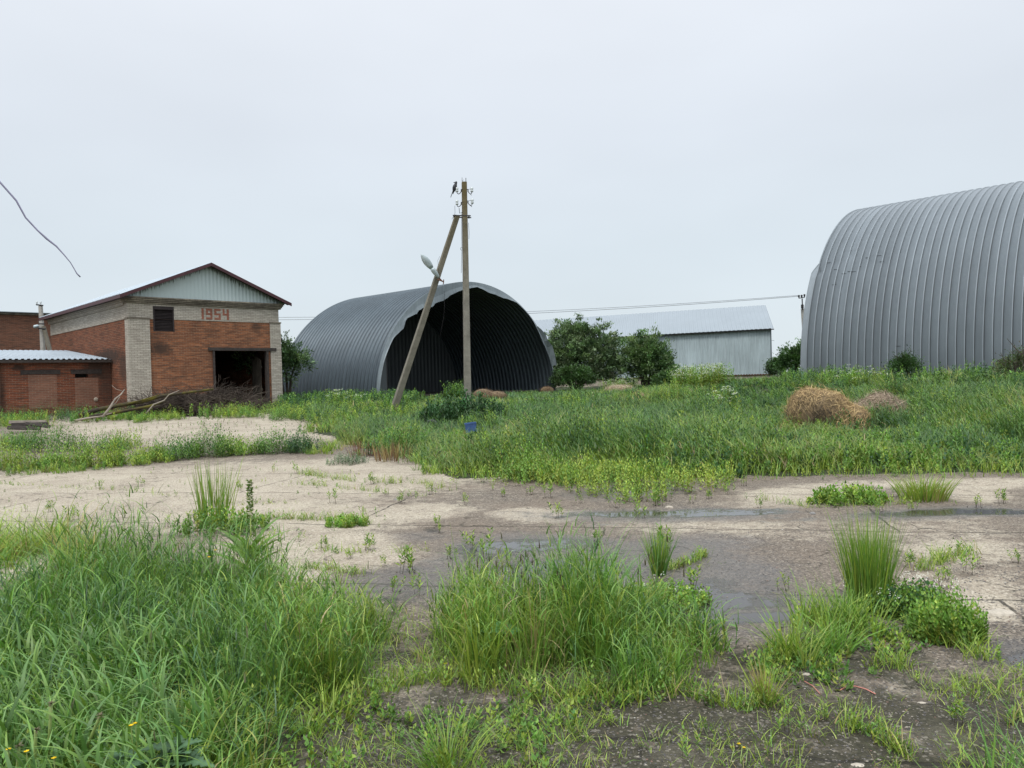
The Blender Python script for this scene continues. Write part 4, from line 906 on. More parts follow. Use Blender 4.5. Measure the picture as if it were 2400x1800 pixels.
# --- meadow behind the yard
V = Veg()
MP = wpoly([(735, 1010), (850, 1050), (1000, 1083), (1050, 1122), (1200, 1120), (1330, 1132), (1500, 1122), (1700, 1116), (1900, 1110), (2100, 1106), (2700, 1104)])
MPW = [(30, 13), (62, 62), (-26, 62), (-24, 48), (-11, 36.8), (-8.2, 31)] + MP
MEC = .80
def mcol(cc, s=MEC): return tuple((np.asarray(c_) * s, w_) for c_, w_ in cc)
def meadow(n):
    y = 11.5 + (60 - 11.5) * rng.random(n) ** 1.45; x = y * rng.uniform(-.34, .74, n)
    k = inpoly(x + 1.5 * (fbm(x, y, 1.3, 141) - .5), y - .5 + 2.2 * (fbm(x, y, 1.5, 142) - .5), MPW)
    # keep out of the hangars and the shed
    ux, uy = math.cos(PHI), math.sin(PHI); dx, dy = x - A[0], y - A[1]; sx_ = dx * ux + dy * uy; sy_ = -dx * uy + dy * ux
    k &= ~((sx_ > .1) & (sx_ < 2 * hb - .1) & (sy_ > -.1))
    ux, uy = math.cos(TH), -math.sin(TH); dx, dy = x - B_[0], y - B_[1]; sx_ = dx * ux + dy * uy; sy_ = dx * -uy + dy * ux
    k &= ~((sx_ > -.3) & (sy_ > -.1))
    return x[k], y[k]
dens = meadow(34000); x, y = dens
lush = hit(1480, 1085); drypt = hit(1110, 1030)
def spot(px, py, rx, ry):
    c_ = hit(px, py); return np.exp(-((x - c_[0]) / rx) ** 2 - ((y - c_[1]) / ry) ** 2)
mdx, mdy = meadow(420); mdr = rng.uniform(.35, .95, len(mdx)); mdh = rng.uniform(.10, .42, len(mdx))
def mounds():
    s = np.zeros(len(x))
    for a_, b_, r_, h_ in zip(mdx, mdy, mdr, mdh):
        if b_ < 34: s = np.maximum(s, h_ * np.exp(-(((x - a_) / r_) ** 2 + ((y - b_) / (r_ * 1.1)) ** 2) ** 1.3))
    return s
def ground_h():
    hn = fbm(x, y, 2.4, 40); hn2 = vnoise(x, y, .9, 44)
    lushf = np.exp(-((x - lush[0]) / 2.2) ** 2 - ((y - lush[1]) / 1.3) ** 2)
    dryf = np.exp(-((x - drypt[0]) / 1.8) ** 2 - ((y - drypt[1]) / 1.6) ** 2)
    e = smooth(11.4, 14.6, y - .6 * (vnoise(x, y, 1.6, 47) - .5)); 
    h = (.13 + .40 * smooth(.30, .70, hn) + .16 * hn2) * (.32 + .68 * e) * (1 - .28 * smooth(24, 34, y)) * .62 + .26 * lushf + 1.15 * mounds() * e
    h *= (1 - .55 * dryf) * (1 - .88 * spot(1105, 1040, 1.1, 2.6)) * (1 - .75 * spot(1015, 1020, .6, 1.2)) * (1 - .9 * spot(1930, 1048, 1.5, 2.6)) * (1 - .7 * spot(2060, 1030, .8, 1.2)) * (1 - .5 * spot(920, 995, 1.2, 1.5))
    return h, lushf, dryf, e
h, lushf, dryf, e = ground_h()
yel = fbm(x, y, 3.6, 50); ym = np.clip(smooth(.40, .60, yel) * .9 + .55 * (1 - e) - .8 * lushf, 0, 1)
wind = 0.6 + 2.4 * vnoise(x, y, 4.5, 60)
pick = rng.random(len(x))
for lo_, hi_, cc_ in ((0, .42, ((G_BLUE, 5), (G_DARK * 1.5, 2), (G_MID, 1))), (.42, .76, ((G_MID, 4), (G_BLUE, 4), (G_DARK * 1.6, 1.5), (G_YEL * .8, .5))), (.76, 1.01, ((G_YEL * .85, 3), (G_MID, 3), (G_DRY * .9, .35)))):
    q_ = np.clip(ym + rng.normal(0, .18, len(x)), 0, 1); k = (q_ >= lo_) & (q_ < hi_ + (0 if hi_ < 1 else 1)) & (dryf < rng.random(len(x)))
    cc_ = mcol(cc_); wv_ = np.clip(.0010 * y[k], .011, .045)
    k2 = np.nonzero(k)[0]; s1 = rng.random(len(k2)) < .5; a1 = k2[s1]; a2 = k2[~s1]; tufts(V, x[a1], y[a1], h[a1], 12, .16, wv_[s1], cc_, 3, .42, .35, 1.0, wind[a1], 1.1, .30, (1.5, 1.4, 1.3))
    tufts(V, x[a2], y[a2], h[a2], 6, .16, wv_[~s1], cc_, 3, .42, .35, 1.0, wind[a2], 1.1, .30, (1.5, 1.4, 1.3)); a2 = np.repeat(a2[y[a2] < 27], 6); culms(V, x[a2] + rng.normal(0, .13, len(a2)), y[a2] + rng.normal(0, .13, len(a2)), h[a2] * 1.05, 4, .0125, cc_, .15, .18, .16, wind[a2], 2, (1.35, 1.3, 1.15))
k = dryf > rng.random(len(x)) * .9; tufts(V, x[k], y[k], h[k] + .05, 13, .15, np.full(k.sum(), .016), ((G_DRY, 3), (G_YEL, 4), (G_MID, 2)), 3, .4, .4)
tag(V.build('meadow_grass', M['grass']), 'tall uneven green grass covering the field in front of the hangars', 'grass', kind='stuff')
# leafy weeds mixed through the meadow
V = Veg()
x, y = meadow(52000); wn = fbm(x, y, 2.6, 70); k = (rng.random(len(x)) < smooth(.42, .62, wn) * .9 + .05) & (rng.random(len(x)) < np.minimum(1, (26 / y)))
x, y = x[k], y[k]
herbs(V, x, y, ground_h()[0] * 1.05, 16, .075, .5, mcol(((G_MID, 4), (G_BLUE, 2), (G_YEL * .8, 1.2), (G_DARK * 1.3, 2))), .25)
for a_, b_, r_, h_ in zip(mdx, mdy, mdr, mdh):
    if b_ < 30 and h_ > .2 and r_ < .8:
        n_ = int(60 * r_); a = rng.uniform(0, 6.28, n_); q = rng.random(n_) ** .5; x = a_ + np.cos(a) * q * r_; y = b_ + np.sin(a) * q * r_
        herbs(V, x, y, (ground_h()[0] + .08) * (1.1 - .3 * q), 20, .085, .5, ((G_DARK * 1.5, 3), (G_BLUE, 2)) if h_ > .3 else ((G_MID, 3), (G_YEL, 2)))
x, y = scatter([(1700, 1112), (2700, 1104), (2700, 1040), (1900, 1040), (1750, 1075)], 22); herbs(V, x, y, .36, 18, .075, .55, ((G_MID, 3), (G_DARK * 1.3, 2), (G_YEL * .7, 1)))
x, y = scatter([(640, 960), (900, 965), (1010, 985), (900, 1010), (740, 1000), (640, 975)], 18); herbs(V, x, y, .42, 18, .09, .5, ((G_MID, 3), (G_DARK * 1.3, 2), (G_YEL, 2)))
x, y = scatter([(640, 945), (900, 938), (1000, 940), (960, 960), (660, 962)], 9); herbs(V, x, y, .6, 20, .13, .55, ((G_DARK * 1.4, 3), (G_MID, 2)))
x, y = scatter([(1830, 890), (2050, 895), (2400, 880), (2400, 905), (1850, 905)], 5); herbs(V, x, y, .6, 20, .12, .5, ((G_DARK * 1.4, 2), (G_MID, 3)))
tag(V.build('meadow_weeds', M['leaf']), 'leafy weeds growing through the meadow grass', 'weeds', kind='stuff')

# --- weeds along the yard joints and at the foot of the walls
V = Veg(); VG = Veg()
strips = [
 ([(0, 1112), (260, 1098), (460, 1082), (600, 1072), (745, 1062), (740, 1052), (560, 1056), (420, 1064), (300, 1074), (180, 1082), (0, 1086)], 36, .42, .075),
 ([(0, 1084), (180, 1078), (330, 1066), (330, 1044), (250, 1036), (120, 1034), (0, 1040)], 22, .42, .08),
 ([(400, 1068), (560, 1056), (742, 1050), (745, 1062), (600, 1070), (470, 1080)], 30, .60, .09),
 ([(0, 1004), (110, 1000), (200, 992), (345, 986), (600, 980), (650, 974), (650, 968), (345, 974), (200, 979), (0, 986)], 14, .42, .10),
 ([(0, 1006), (110, 1002), (150, 996), (60, 998), (0, 1000)], 12, .5, .10),
 ([(690, 1004), (860, 988), (930, 975), (860, 966), (650, 972), (650, 980), (780, 990)], 11, .36, .08),
 ([(660, 1026), (760, 1014), (860, 1000), (850, 994), (740, 1004)], 16, .32, .08),
 ([(700, 1052), (800, 1040), (840, 1052), (790, 1066), (720, 1066)], 20, .28, .06),
 ([(800, 1100), (1080, 1128), (1080, 1112), (900, 1078), (780, 1062)], 14, .22, .05),
 ([(0, 1118), (60, 1116), (260, 1102), (250, 1092), (0, 1100)], 40, .2, .05)]
for si, (P, dn_, hh_, ll_) in enumerate(strips):
    x, y = scatter(P, dn_ * 1.1); k = (fbm(x, y, 1.1, 80 + si) > .46) & (vnoise(x + .4 * y, y * 0, 1.7, 150 + si) > .30); x, y = x[k], y[k]; herbs(V, x, y, hh_ * (.15 + 1.6 * fbm(x, y, .9, 80)), 22, ll_, .42, ((G_MID * 1.1, 3), (G_YEL, 3), (G_BLUE * 1.2, 3)))
    x, y = scatter(P, dn_ * .8); k = (fbm(x, y, .9, 83 + si) > .47) & (vnoise(x + .4 * y, y * 0, 1.7, 150 + si) > .34); x, y = x[k], y[k]; tufts(VG, x, y, hh_ * (.15 + 1.3 * fbm(x, y, .8, 81)), 16, .12, np.full(len(x), .012), ((G_YEL, 4), (G_MID, 3), (G_DRY, .5)), 3, .35, .4)
for (px, py, rx_, ry_, hh_, n_, cc_) in ((45, 1098, .8, .35, .55, 60, 0), (150, 1096, .55, .3, .50, 45, 1), (120, 1058, .9, .5, .62, 60, 2), (60, 1052, .6, .4, .55, 40, 2), (245, 1062, .5, .4, .55, 36, 2), (235, 1094, .4, .3, .6, 40, 0), (420, 1076, .5, .35, .60, 50, 2), (490, 1070, .6, .4, .72, 60, 2), (560, 1066, .5, .35, .60, 46, 1), (640, 1062, .5, .3, .55, 46, 2), (705, 1060, .4, .3, .66, 40, 3), (360, 1082, .5, .3, .35, 40, 0), (300, 1090, .5, .3, .30, 34, 0),
        (930, 1062, .7, .5, .50, 60, 2), (1240, 1125, .5, .3, .45, 40, 1), (1400, 1128, .8, .4, .4, 60, 0), (620, 978, 1.0, .6, .45, 50, 1), (670, 985, .8, .6, .5, 40, 2), (560, 978, 1.0, .5, .5, 40, 0), (395, 984, .8, .5, .4, 36, 0), (330, 990, .7, .4, .35, 30, 1), (60, 985, 2.0, .7, .6, 70, 3), (180, 985, 1.2, .6, .6, 50, 3)):
    c_ = hit(px, py); a = rng.uniform(0, 6.28, n_); q = rng.random(n_) ** .5; x = c_[0] + np.cos(a) * q * rx_; y = c_[1] + np.sin(a) * q * ry_
    x = np.repeat(x, 2) + rng.normal(0, .07, n_ * 2); y = np.repeat(y, 2) + rng.normal(0, .12, n_ * 2); q = np.repeat(q, 2); herbs(V, x, y, hh_ * np.sqrt(1.1 - .8 * q ** 2) * (.55 + .9 * vnoise(x, y, .35, 161)), 20, .066, .42, (((G_YEL, 3), (G_MID, 2)), ((G_MID * 1.1, 3), (G_YEL, 1)), ((G_BLUE * 1.1, 3), (G_MID, 2), (G_DARK * 1.6, 1)), ((G_DARK * 1.5, 3), (G_BLUE, 1)))[cc_], spread=1.1)
# pale green flush across the puddled joint, and herbs along its far edge
x, y = scatter([(1300, 1135), (1350, 1165), (1450, 1180), (1530, 1192), (1600, 1160), (1720, 1150), (1760, 1125), (1500, 1115), (1330, 1122)], 62); herbs(V, x, y, .20 + .16 * fbm(x, y, 1, 3), 13, .055, .42, ((G_YEL * 1.1, 4), (G_MID, 2)))
x, y = scatter([(1040, 1135), (1330, 1150), (1330, 1118), (1060, 1110)], 22); herbs(V, x, y, .22, 13, .055, .42, ((G_YEL, 4), (G_MID, 2)))
x, y = scatter([(1700, 1125), (2500, 1122), (2500, 1100), (1700, 1106)], 20); herbs(V, x, y, .2, 12, .05, .45, ((G_YEL, 3), (G_MID, 3)))
x, y = scatter([(1060, 1120), (1330, 1140), (1750, 1128), (1900, 1118), (2450, 1118), (2450, 1096), (1100, 1100)], 120); grassy(VG, x, y, .12 + .16 * fbm(x, y, .9, 5), .3, .012, ((G_YEL, 4), (G_MID, 3)), .3, .2, 3)
x, y = scatter([(110, 1000), (600, 985), (640, 1010), (560, 1050), (330, 1050), (200, 1030)], 3.2); herbs(V, x, y, .14, 10, .045, .4, ((G_MID, 3), (np.array([.12, .10, .06]), 2)))
x, y = scatter([(0, 1120), (740, 1075), (1000, 1130), (900, 1320), (560, 1330), (0, 1240)], 2.2); herbs(V, x, y, .06, 8, .03, .4, ((G_MID, 3), (G_YEL, 2)))
tag(V.build('joint_weeds', M['leaf']), 'yellow green leafy weeds crowding the joints of the old concrete', 'weeds', kind='stuff')
tag(VG.build('joint_grass', M['grass']), 'thin pale grass growing along the joints of the old concrete', 'grass', kind='stuff')

# --- near grass beds
V = Veg()
big = [(0, 1500), (50, 1470), (110, 1420), (190, 1370), (330, 1350), (560, 1385), (700, 1400), (830, 1432), (900, 1490), (885, 1560), (800, 1640), (690, 1690), (620, 1800), (600, 1980), (560, 2200), (-400, 2200), (-900, 1500), (-300, 1400)]
VL = Veg()
def sub(P, d, thr=0, sc=.6, o=0):
    x, y = scatter(P, d)
    if thr: k = fbm(x, y, sc, o) > thr; x, y = x[k], y[k]
    return x, y
NB = (1.3, 1.28, 1.1)
x, y = sub(big, 42); ce = hit(275, 1405); hb_ = (.18 + .34 * smooth(.28, .68, fbm(x, y, .8, 90))) * (.62 + .38 * smooth(2.2, 4.4, y)) + .36 * np.exp(-((x - ce[0]) / .36) ** 2 - ((y - ce[1]) / .5) ** 2)
edge = hit(900, 1560)[0]; hb_ *= .55 + .45 * smooth(.1, .75, edge + .1 - x); lx = hit(190, 1450); hb_ *= 1 - .38 * smooth(lx[0] + .25, lx[0] - .5, x) * smooth(3.9, 5.0, y)
hue = fbm(x, y, .9, 93)
for a_, b_, cc_ in ((0, .45, ((G_BLUE, 5), (G_MID, 2), (G_DARK * 1.6, 2))), (.45, .56, ((G_MID, 4), (G_BLUE, 3), (G_YEL * .8, 1))), (.56, 1.1, ((G_YEL * .8, 3), (G_MID, 4), (G_DRY, .25)))):
    q_ = hue + rng.normal(0, .06, len(x)); k = (q_ >= a_) & (q_ < b_); tufts(V, x[k], y[k], hb_[k] * .92, 26, .11, np.full(k.sum(), .0075), cc_, 5, .30, .26, tip=NB, var=.26); kk = np.repeat(np.nonzero(k)[0], 10); culms(V, x[kk] + rng.normal(0, .08, len(kk)), y[kk] + rng.normal(0, .08, len(kk)), hb_[kk], 4, .0070, cc_, .13, .12)
x, y = sub(big, 900); grassy(V, x, y, .16, .4, .006, ((G_MID, 3), (G_BLUE, 3), (G_YEL, 2), (G_DRY, .6)), .5, .4, 3, None, .25)
x, y = sub(big, 60, .5, .8, 97); herbs(VL, x, y, .30, 18, .032, .45, ((G_MID, 3), (G_YEL * .85, 2), (G_BLUE * 1.2, 2)))
x, y = sub(big, 9); tufts(V, x, y, .62 * (.55 + .45 * smooth(2.4, 4.2, y)), 5, .05, np.full(len(x), .0026), ((G_YEL * .7, 1), (G_DRY * .8, 1)), 5, .1, .15)
lf = [(-100, 1560), (420, 1560), (470, 1700), (430, 2100), (-500, 2100), (-500, 1560)]                      # broad bent blades at lower left
x, y = sub(lf, 34); x = np.repeat(x, 9) + rng.normal(0, .07, len(x) * 9); y = np.repeat(y, 9) + rng.normal(0, .07, len(y) * 9); culms(V, x, y, .29, 4, .0125, ((G_BLUE * .95, 4), (G_MID * .9, 2)), .15, .12, .14, np.full(len(x), 2.9), 6, (1.55, 1.45, 1.5))
mid = [(1040, 1455), (1200, 1442), (1450, 1440), (1600, 1468), (1690, 1515), (1700, 1560), (1600, 1600), (1500, 1625), (1350, 1632), (1150, 1612), (1060, 1570), (1015, 1505)]
x, y = sub(mid, 62); ce = hit(1385, 1500); hm = .17 + .20 * fbm(x, y, .45, 95) + .36 * np.exp(-((x - ce[0]) / .26) ** 2 - ((y - ce[1]) / .45) ** 2); ce2 = hit(1190, 1500); hm = hm + .14 * np.exp(-((x - ce2[0]) / .32) ** 2); c3 = hit(1600, 1560); hm = hm * (1 - .45 * np.exp(-((x - c3[0]) / .3) ** 2))
hue = fbm(x, y, .5, 96)
for a_, b_, cc_ in ((0, .47, ((G_BLUE, 5), (G_MID, 2), (G_DARK * 1.6, 2))), (.47, .58, ((G_MID, 4), (G_BLUE, 2), (G_YEL * .8, 1))), (.58, 1.1, ((G_YEL * .8, 3), (G_MID, 4), (G_DRY, .3)))):
    k = (hue >= a_) & (hue < b_); tufts(V, x[k], y[k], hm[k], 28, .09, np.full(k.sum(), .0072), cc_, 5, .18, .24, tip=NB); kk = np.repeat(np.nonzero(k)[0], 10); culms(V, x[kk] + rng.normal(0, .06, len(kk)), y[kk] + rng.normal(0, .06, len(kk)), hm[kk] * 1.02, 4, .0066, cc_, .12, .08)
x, y = sub(mid, 900); grassy(V, x, y, .13, .4, .006, ((G_MID, 3), (G_YEL, 3), (G_DRY, .8)), .5, .4, 3, None, .25)
x, y = sub(mid, 60, .5, .5, 99); herbs(VL, x, y, .24, 14, .03, .5, ((G_MID, 3), (G_YEL * .85, 3)))
ce = hit(1395, 1490); n = 46; x = rng.normal(ce[0], .16, n); y = rng.normal(ce[1], .15, n); grassy(V, x, y, .60, .14, .017, ((G_MID * 1.1, 2), (G_BLUE, 1)), .45, .12, 6, tip=(1.4, 1.3, 1.2))
n = 26; x = rng.uniform(hit(1080, 1500)[0], hit(1600, 1500)[0], n); y = rng.normal(ce[1], .2, n); grassy(V, x, y, .52, .14, .003, ((G_DRY * .7, 2), (G_YEL * .6, 1)), .12, .1, 5)
n = 34; x = rng.uniform(hit(1080, 1500)[0], hit(1620, 1500)[0], n); y = rng.normal(ce[1], .22, n); spikes(V, x, y, .48)
x, y = sub(big, 4); spikes(V, x, y, .50, .045, .007, (.20, .20, .12))
rg = [(1810, 1500), (1860, 1455), (1980, 1440), (2060, 1470), (2060, 1520), (1990, 1560), (1880, 1580), (1800, 1560)]
x, y = sub(rg, 60); tufts(V, x, y, .15 + .20 * fbm(x, y, .4, 97), 42, .08, np.full(len(x), .007), ((G_YEL * .85, 3), (G_MID, 4)), 4, .34, .5, tip=NB)
x, y = sub(rg, 60); herbs(VL, x, y, .18, 12, .032, .5, ((G_MID, 3), (G_YEL, 3)))
lw = [(-200, 1345), (0, 1338), (60, 1318), (130, 1335), (215, 1330), (150, 1270), (0, 1262), (-200, 1262)]      # yellowish lump at the left edge
x, y = sub(lw, 22); tufts(V, x, y, .36, 48, .13, np.full(len(x), .009), ((G_YEL, 4), (G_MID, 3), (G_DRY, .4)), 4, .4, .55, tip=NB)
rc = [(2270, 1990), (2330, 1900), (2500, 1880), (2700, 1950), (2700, 2400), (2330, 2400)]                  # out at the lower right corner
x, y = sub(rc, 60); tufts(V, x, y, .30, 46, .08, np.full(len(x), .010), ((G_MID, 4), (G_BLUE, 2)), 5, .3, .4, tip=NB)
skirt = [(0, 1360), (560, 1345), (830, 1400), (960, 1490), (940, 1600), (860, 1690), (700, 1800), (650, 2100), (560, 2100), (700, 1640), (820, 1560), (830, 1440), (560, 1395), (0, 1400)]
x, y = sub(skirt, 26, .47, .5, 117); tufts(V, x, y, .16, 34, .07, np.full(len(x), .006), ((G_YEL * .9, 3), (G_MID, 4)), 4, .4, .6, tip=NB)
skirt = [(960, 1450), (1100, 1420), (1500, 1410), (1720, 1470), (1800, 1560), (1640, 1660), (1300, 1690), (1000, 1640), (960, 1540), (1040, 1510), (1100, 1600), (1500, 1610), (1660, 1550), (1500, 1450), (1150, 1450)]
x, y = sub(skirt, 34, .47, .4, 118); tufts(V, x, y, .13, 34, .06, np.full(len(x), .006), ((G_YEL * .9, 4), (G_MID, 3), (G_DRY, .4)), 4, .4, .6, tip=NB)
tag(VL.build('bed_weeds', M['leaf']), 'small leaved weeds woven through the foreground grass beds', 'weeds', kind='stuff')
tag(V.build('tall_grass', M['grass']), 'dense tall green grass beds in the foreground of the yard', 'grass', kind='stuff')
# short turf and mossy grass between the beds
V = Veg()
sh = [([(560, 1640), (700, 1690), (900, 1600), (1050, 1610), (1200, 1650), (1500, 1650), (1600, 1700), (1300, 1760), (1250, 2300), (500, 2300), (560, 1800)], 1700, .05, .50),
      ([(870, 1430), (980, 1430), (1060, 1470), (1050, 1620), (880, 1640)], 1200, .06, .42),
      ([(1040, 1640), (1800, 1640), (2400, 1560), (2700, 1560), (2700, 2300), (1040, 2300)], 1500, .045, .50),
      ([(1760, 1540), (2060, 1500), (2150, 1560), (2400, 1560), (2400, 1640), (2200, 1640), (1900, 1600), (1760, 1600)], 1500, .055, .5),
      ([(1000, 1290), (1300, 1230), (1700, 1290), (1700, 1330), (1400, 1340), (1000, 1330)], 160, .05, .62),
      ([(0, 1130), (900, 1120), (1100, 1200), (900, 1330), (500, 1330), (0, 1240)], 120, .04, .64)]
for P, dn_, hh_, th_ in sh:
    x, y = scatter(P, dn_); k = fbm(x, y, .42, 100) * .6 + fbm(x, y, .16, 104) * .4 > th_; x, y = x[k], y[k]
    grassy(V, x, y, hh_ * (.6 + fbm(x, y, .3, 108)), .3, .0042, ((G_YEL * 1.05, 6), (G_MID, 3), (G_DRY, .5)), .45, .35, 3)
def line_grass(P, dens, hh_, wdt, cols, jit):                      # grass rooted in a joint of the slabs
    q = np.array([hit(a, b)[:2] for a, b in P]); seg = np.linalg.norm(np.diff(q, axis=0), axis=1); n = int(seg.sum() * dens); t = rng.uniform(0, seg.sum(), n); cum = np.concatenate([[0], np.cumsum(seg)])
    i = np.clip(np.searchsorted(cum, t) - 1, 0, len(seg) - 1); u = (t - cum[i]) / seg[i]; p = q[i] + (q[i + 1] - q[i]) * u[:, None] + rng.normal(0, jit, (n, 2)); k = fbm(p[:, 0], p[:, 1], .5, 120) > .38; return p[k, 0], p[k, 1]
for P, dn_, hh_, jt in (([(830, 1640), (1000, 1590), (1300, 1640), (1500, 1645), (1560, 1620)], 420, .10, .05), ([(1500, 1600), (1600, 1625), (1720, 1660), (1830, 1655)], 450, .10, .03),
        ([(1970, 1700), (2040, 1720), (2130, 1780)], 450, .08, .03), ([(2060, 1560), (2180, 1580), (2280, 1640), (2400, 1700)], 500, .10, .04), ([(2150, 1500), (2260, 1520), (2400, 1640)], 350, .12, .05),
        ([(1560, 1338), (1620, 1320), (1660, 1295)], 420, .07, .025), ([(520, 1240), (640, 1215), (780, 1220), (870, 1228)], 260, .10, .05), ([(740, 1290), (900, 1300), (1000, 1290)], 110, .07, .04),
        ([(700, 1110), (840, 1130), (1000, 1135), (1060, 1150)], 130, .12, .07), ([(1750, 1165), (1900, 1190), (2150, 1180)], 90, .10, .05), ([(2150, 1340), (2230, 1310), (2300, 1290)], 260, .12, .04), ([(700, 1135), (860, 1150), (1000, 1165)], 90, .10, .05), ([(0, 1135), (300, 1150), (520, 1180), (700, 1180)], 40, .07, .05), ([(600, 1335), (760, 1335), (860, 1350)], 200, .08, .04)):
    x, y = line_grass(P, dn_, hh_, 0, 0, jt); grassy(V, x, y, hh_, .35, .006, ((G_YEL, 5), (G_MID, 3), (G_DRY, .6)), .4, .3, 3)
    k = rng.random(len(x)) < .10; herbs(V, x[k], y[k], hh_ * 1.1, 8, .03, .5, ((G_YEL, 2), (G_MID, 2)))
tag(V.build('short_grass', M['grass']), 'short yellow green grass and moss sprouting between slabs and gravel', 'grass', kind='stuff')
# low creeping leaves near the viewer
V = Veg()
for P, dn_, th_ in (([(560, 1640), (900, 1600), (1500, 1650), (1300, 1760), (1250, 2300), (500, 2300)], 300, .55), ([(1700, 1480), (2100, 1440), (2200, 1500), (2000, 1620), (1700, 1600)], 500, .5), ([(0, 1400), (500, 1400), (880, 1500), (600, 1780), (0, 1780)], 260, .45)):
    x, y = scatter(P, dn_); k = fbm(x, y, .35, 130) > th_; herbs(V, x[k], y[k], .07 if dn_ != 260 else .3, 7, .035, .55, ((G_MID, 3), (G_YEL * .9, 2), (G_BLUE, 2)), stem=False)
tag(V.build('creeping_weeds', M['leaf']), 'low creeping leaves among the foreground grass', 'weeds', kind='stuff')

# --- single plants that stand out
def single(name, label, cat, px, py, fn, group=None, mat='grass'):
    b = hit(px, py); V = Veg(); fn(V, b)
    vv = np.concatenate(V.V) - b; V.V = [vv]
    o = V.build(name, M[mat]); o.location = tuple(b); return tag(o, label, cat, group)
def tuft(n, r, h, w, cols, lean=.12, tilt=.25, hv=.15, seg=5, up=0.0):
    def fn(V, b):
        a = rng.uniform(0, 6.28, n); q = r * rng.random(n) ** .6; x = b[0] + np.cos(a) * q; y = b[1] + np.sin(a) * q
        V.blades(base3(x, y), h * np.abs(1 + rng.normal(-hv * .5, hv, n)), w * rng.uniform(.6, 1.4, n), a + rng.normal(0, .5, n), np.abs(rng.normal(lean, .07, n)), tint(n, *cols), seg, np.abs(rng.normal(tilt, .08, n)) * (q / r))
    return fn
single('grass_tuft', 'tallest upright grass tuft, standing alone at right beside the clover', 'grass tuft', 2035, 1425, tuft(560, .125, .60, .0062, ((G_MID, 4), (G_YEL, 2)), .09, .12, .17))
single('grass_tuft', 'small upright blue green grass tuft rooted in a wet joint, centre right', 'grass tuft', 1545, 1348, tuft(230, .05, .36, .0065, ((G_BLUE * 1.2, 3), (G_YEL, 2)), .06, .24, .2))
single('grass_tuft', 'tall pale reed like tuft behind the big grass bed at left', 'grass tuft', 500, 1232, tuft(130, .20, .76, .011, ((G_YEL * .85, 3), (G_MID * 1.1, 3)), .05, .13, .14))
single('grass_tuft', 'pale rounded grass tuft on the concrete strip at right', 'grass tuft', 2165, 1172, tuft(380, .26, .33, .010, ((G_YEL * .95, 3), (G_MID, 1), (G_DRY, .7)), .3, .35, .2))
single('grass_tuft', 'fine arching grass tuft at the bottom edge, centre left', 'grass tuft', 1050, 1800, tuft(200, .11, .25, .004, ((G_MID, 3), (G_YEL * .9, 2)), .6, .42, .28))
single('grass_tuft', 'yellowing splayed grass tuft in front of the centre bed', 'grass tuft', 1795, 1648, tuft(110, .035, .20, .006, ((G_YEL, 3), (G_DRY, 2)), .15, .45, .2))
single('grass_tuft', 'small pale tuft rooted in the joint left of the mossy patch', 'grass tuft', 1345, 1530, tuft(60, .04, .2, .006, ((G_YEL, 3), (G_DRY, 1)), .2, .4, .2))
single('dry_stalks', 'bunch of dry brown stalks at the left edge of the field', 'dead stalks', 925, 1075, tuft(150, .42, .36, .018, ((np.array([.20, .12, .07]), 3), (G_DRY, 2)), .1, .2, .25))
single('dry_stalks', 'bunch of reddish dead stalks left of the bigger dry bunch', 'dead stalks', 850, 1068, tuft(90, .3, .36, .014, ((np.array([.14, .06, .045]), 3), (G_DRY, .5)), .1, .2, .25))
def herbclump(n, rx, ry, h, nl, ll, lw, cols, spread=.35):
    def fn(V, b):
        a = rng.uniform(0, 6.28, n); q = rng.random(n) ** .5; x = b[0] + np.cos(a) * q * rx; y = b[1] + np.sin(a) * q * ry
        herbs(V, x, y, h * np.sqrt(1.05 - .75 * q ** 2), nl, ll, lw, cols, spread=spread)
    return fn
single('leafy_weed', 'rounded leafy weed clump around the foot of the tall reed like tuft', 'weed', 520, 1250, herbclump(70, .5, .3, .30, 18, .055, .55, ((G_MID, 3), (G_BLUE, 2), (G_YEL, 1))), None, 'leaf')
single('leafy_weed', 'bright green low cushion of leaves on the pale concrete, left of centre', 'weed', 815, 1232, herbclump(120, .26, .16, .13, 10, .035, .6, ((G_MID * 1.3, 3), (G_YEL, 1))), None, 'leaf')
single('leafy_weed', 'dark green low leafy cushion on the concrete strip right of the puddle', 'weed', 1990, 1178, herbclump(130, .5, .25, .20, 10, .06, .7, ((G_MID * 1.1, 3), (G_YEL, 1))), None, 'leaf')
single('leafy_weed', 'bushy leafy weed clump right of the clover patch', 'weed', 2225, 1500, herbclump(170, .20, .13, .27, 16, .035, .62, ((G_MID * 1.15, 4), (G_YEL * .9, 1))), None, 'leaf')
single('leafy_weed', 'grey green feathery weed at the left end of the field edge', 'weed', 812, 1088, herbclump(90, .45, .3, .22, 16, .04, .4, ((np.array([.16, .22, .14]), 3),)), None, 'leaf')
single('nettle_clump', 'dark green nettle clump at the foot of the central pole', 'nettles', 1085, 990, herbclump(230, 1.35, .7, .78, 20, .15, .5, ((G_DARK * 1.1, 5), (G_DARK * 1.8, 2))), None, 'leaf')
single('shrub', 'small round bright green shrub in front of the open hangar mouth', 'shrub', 1070, 936, herbclump(150, .75, .6, .95, 16, .14, .55, ((G_MID * .9, 3), (G_DARK * 1.5, 2))), None, 'leaf')
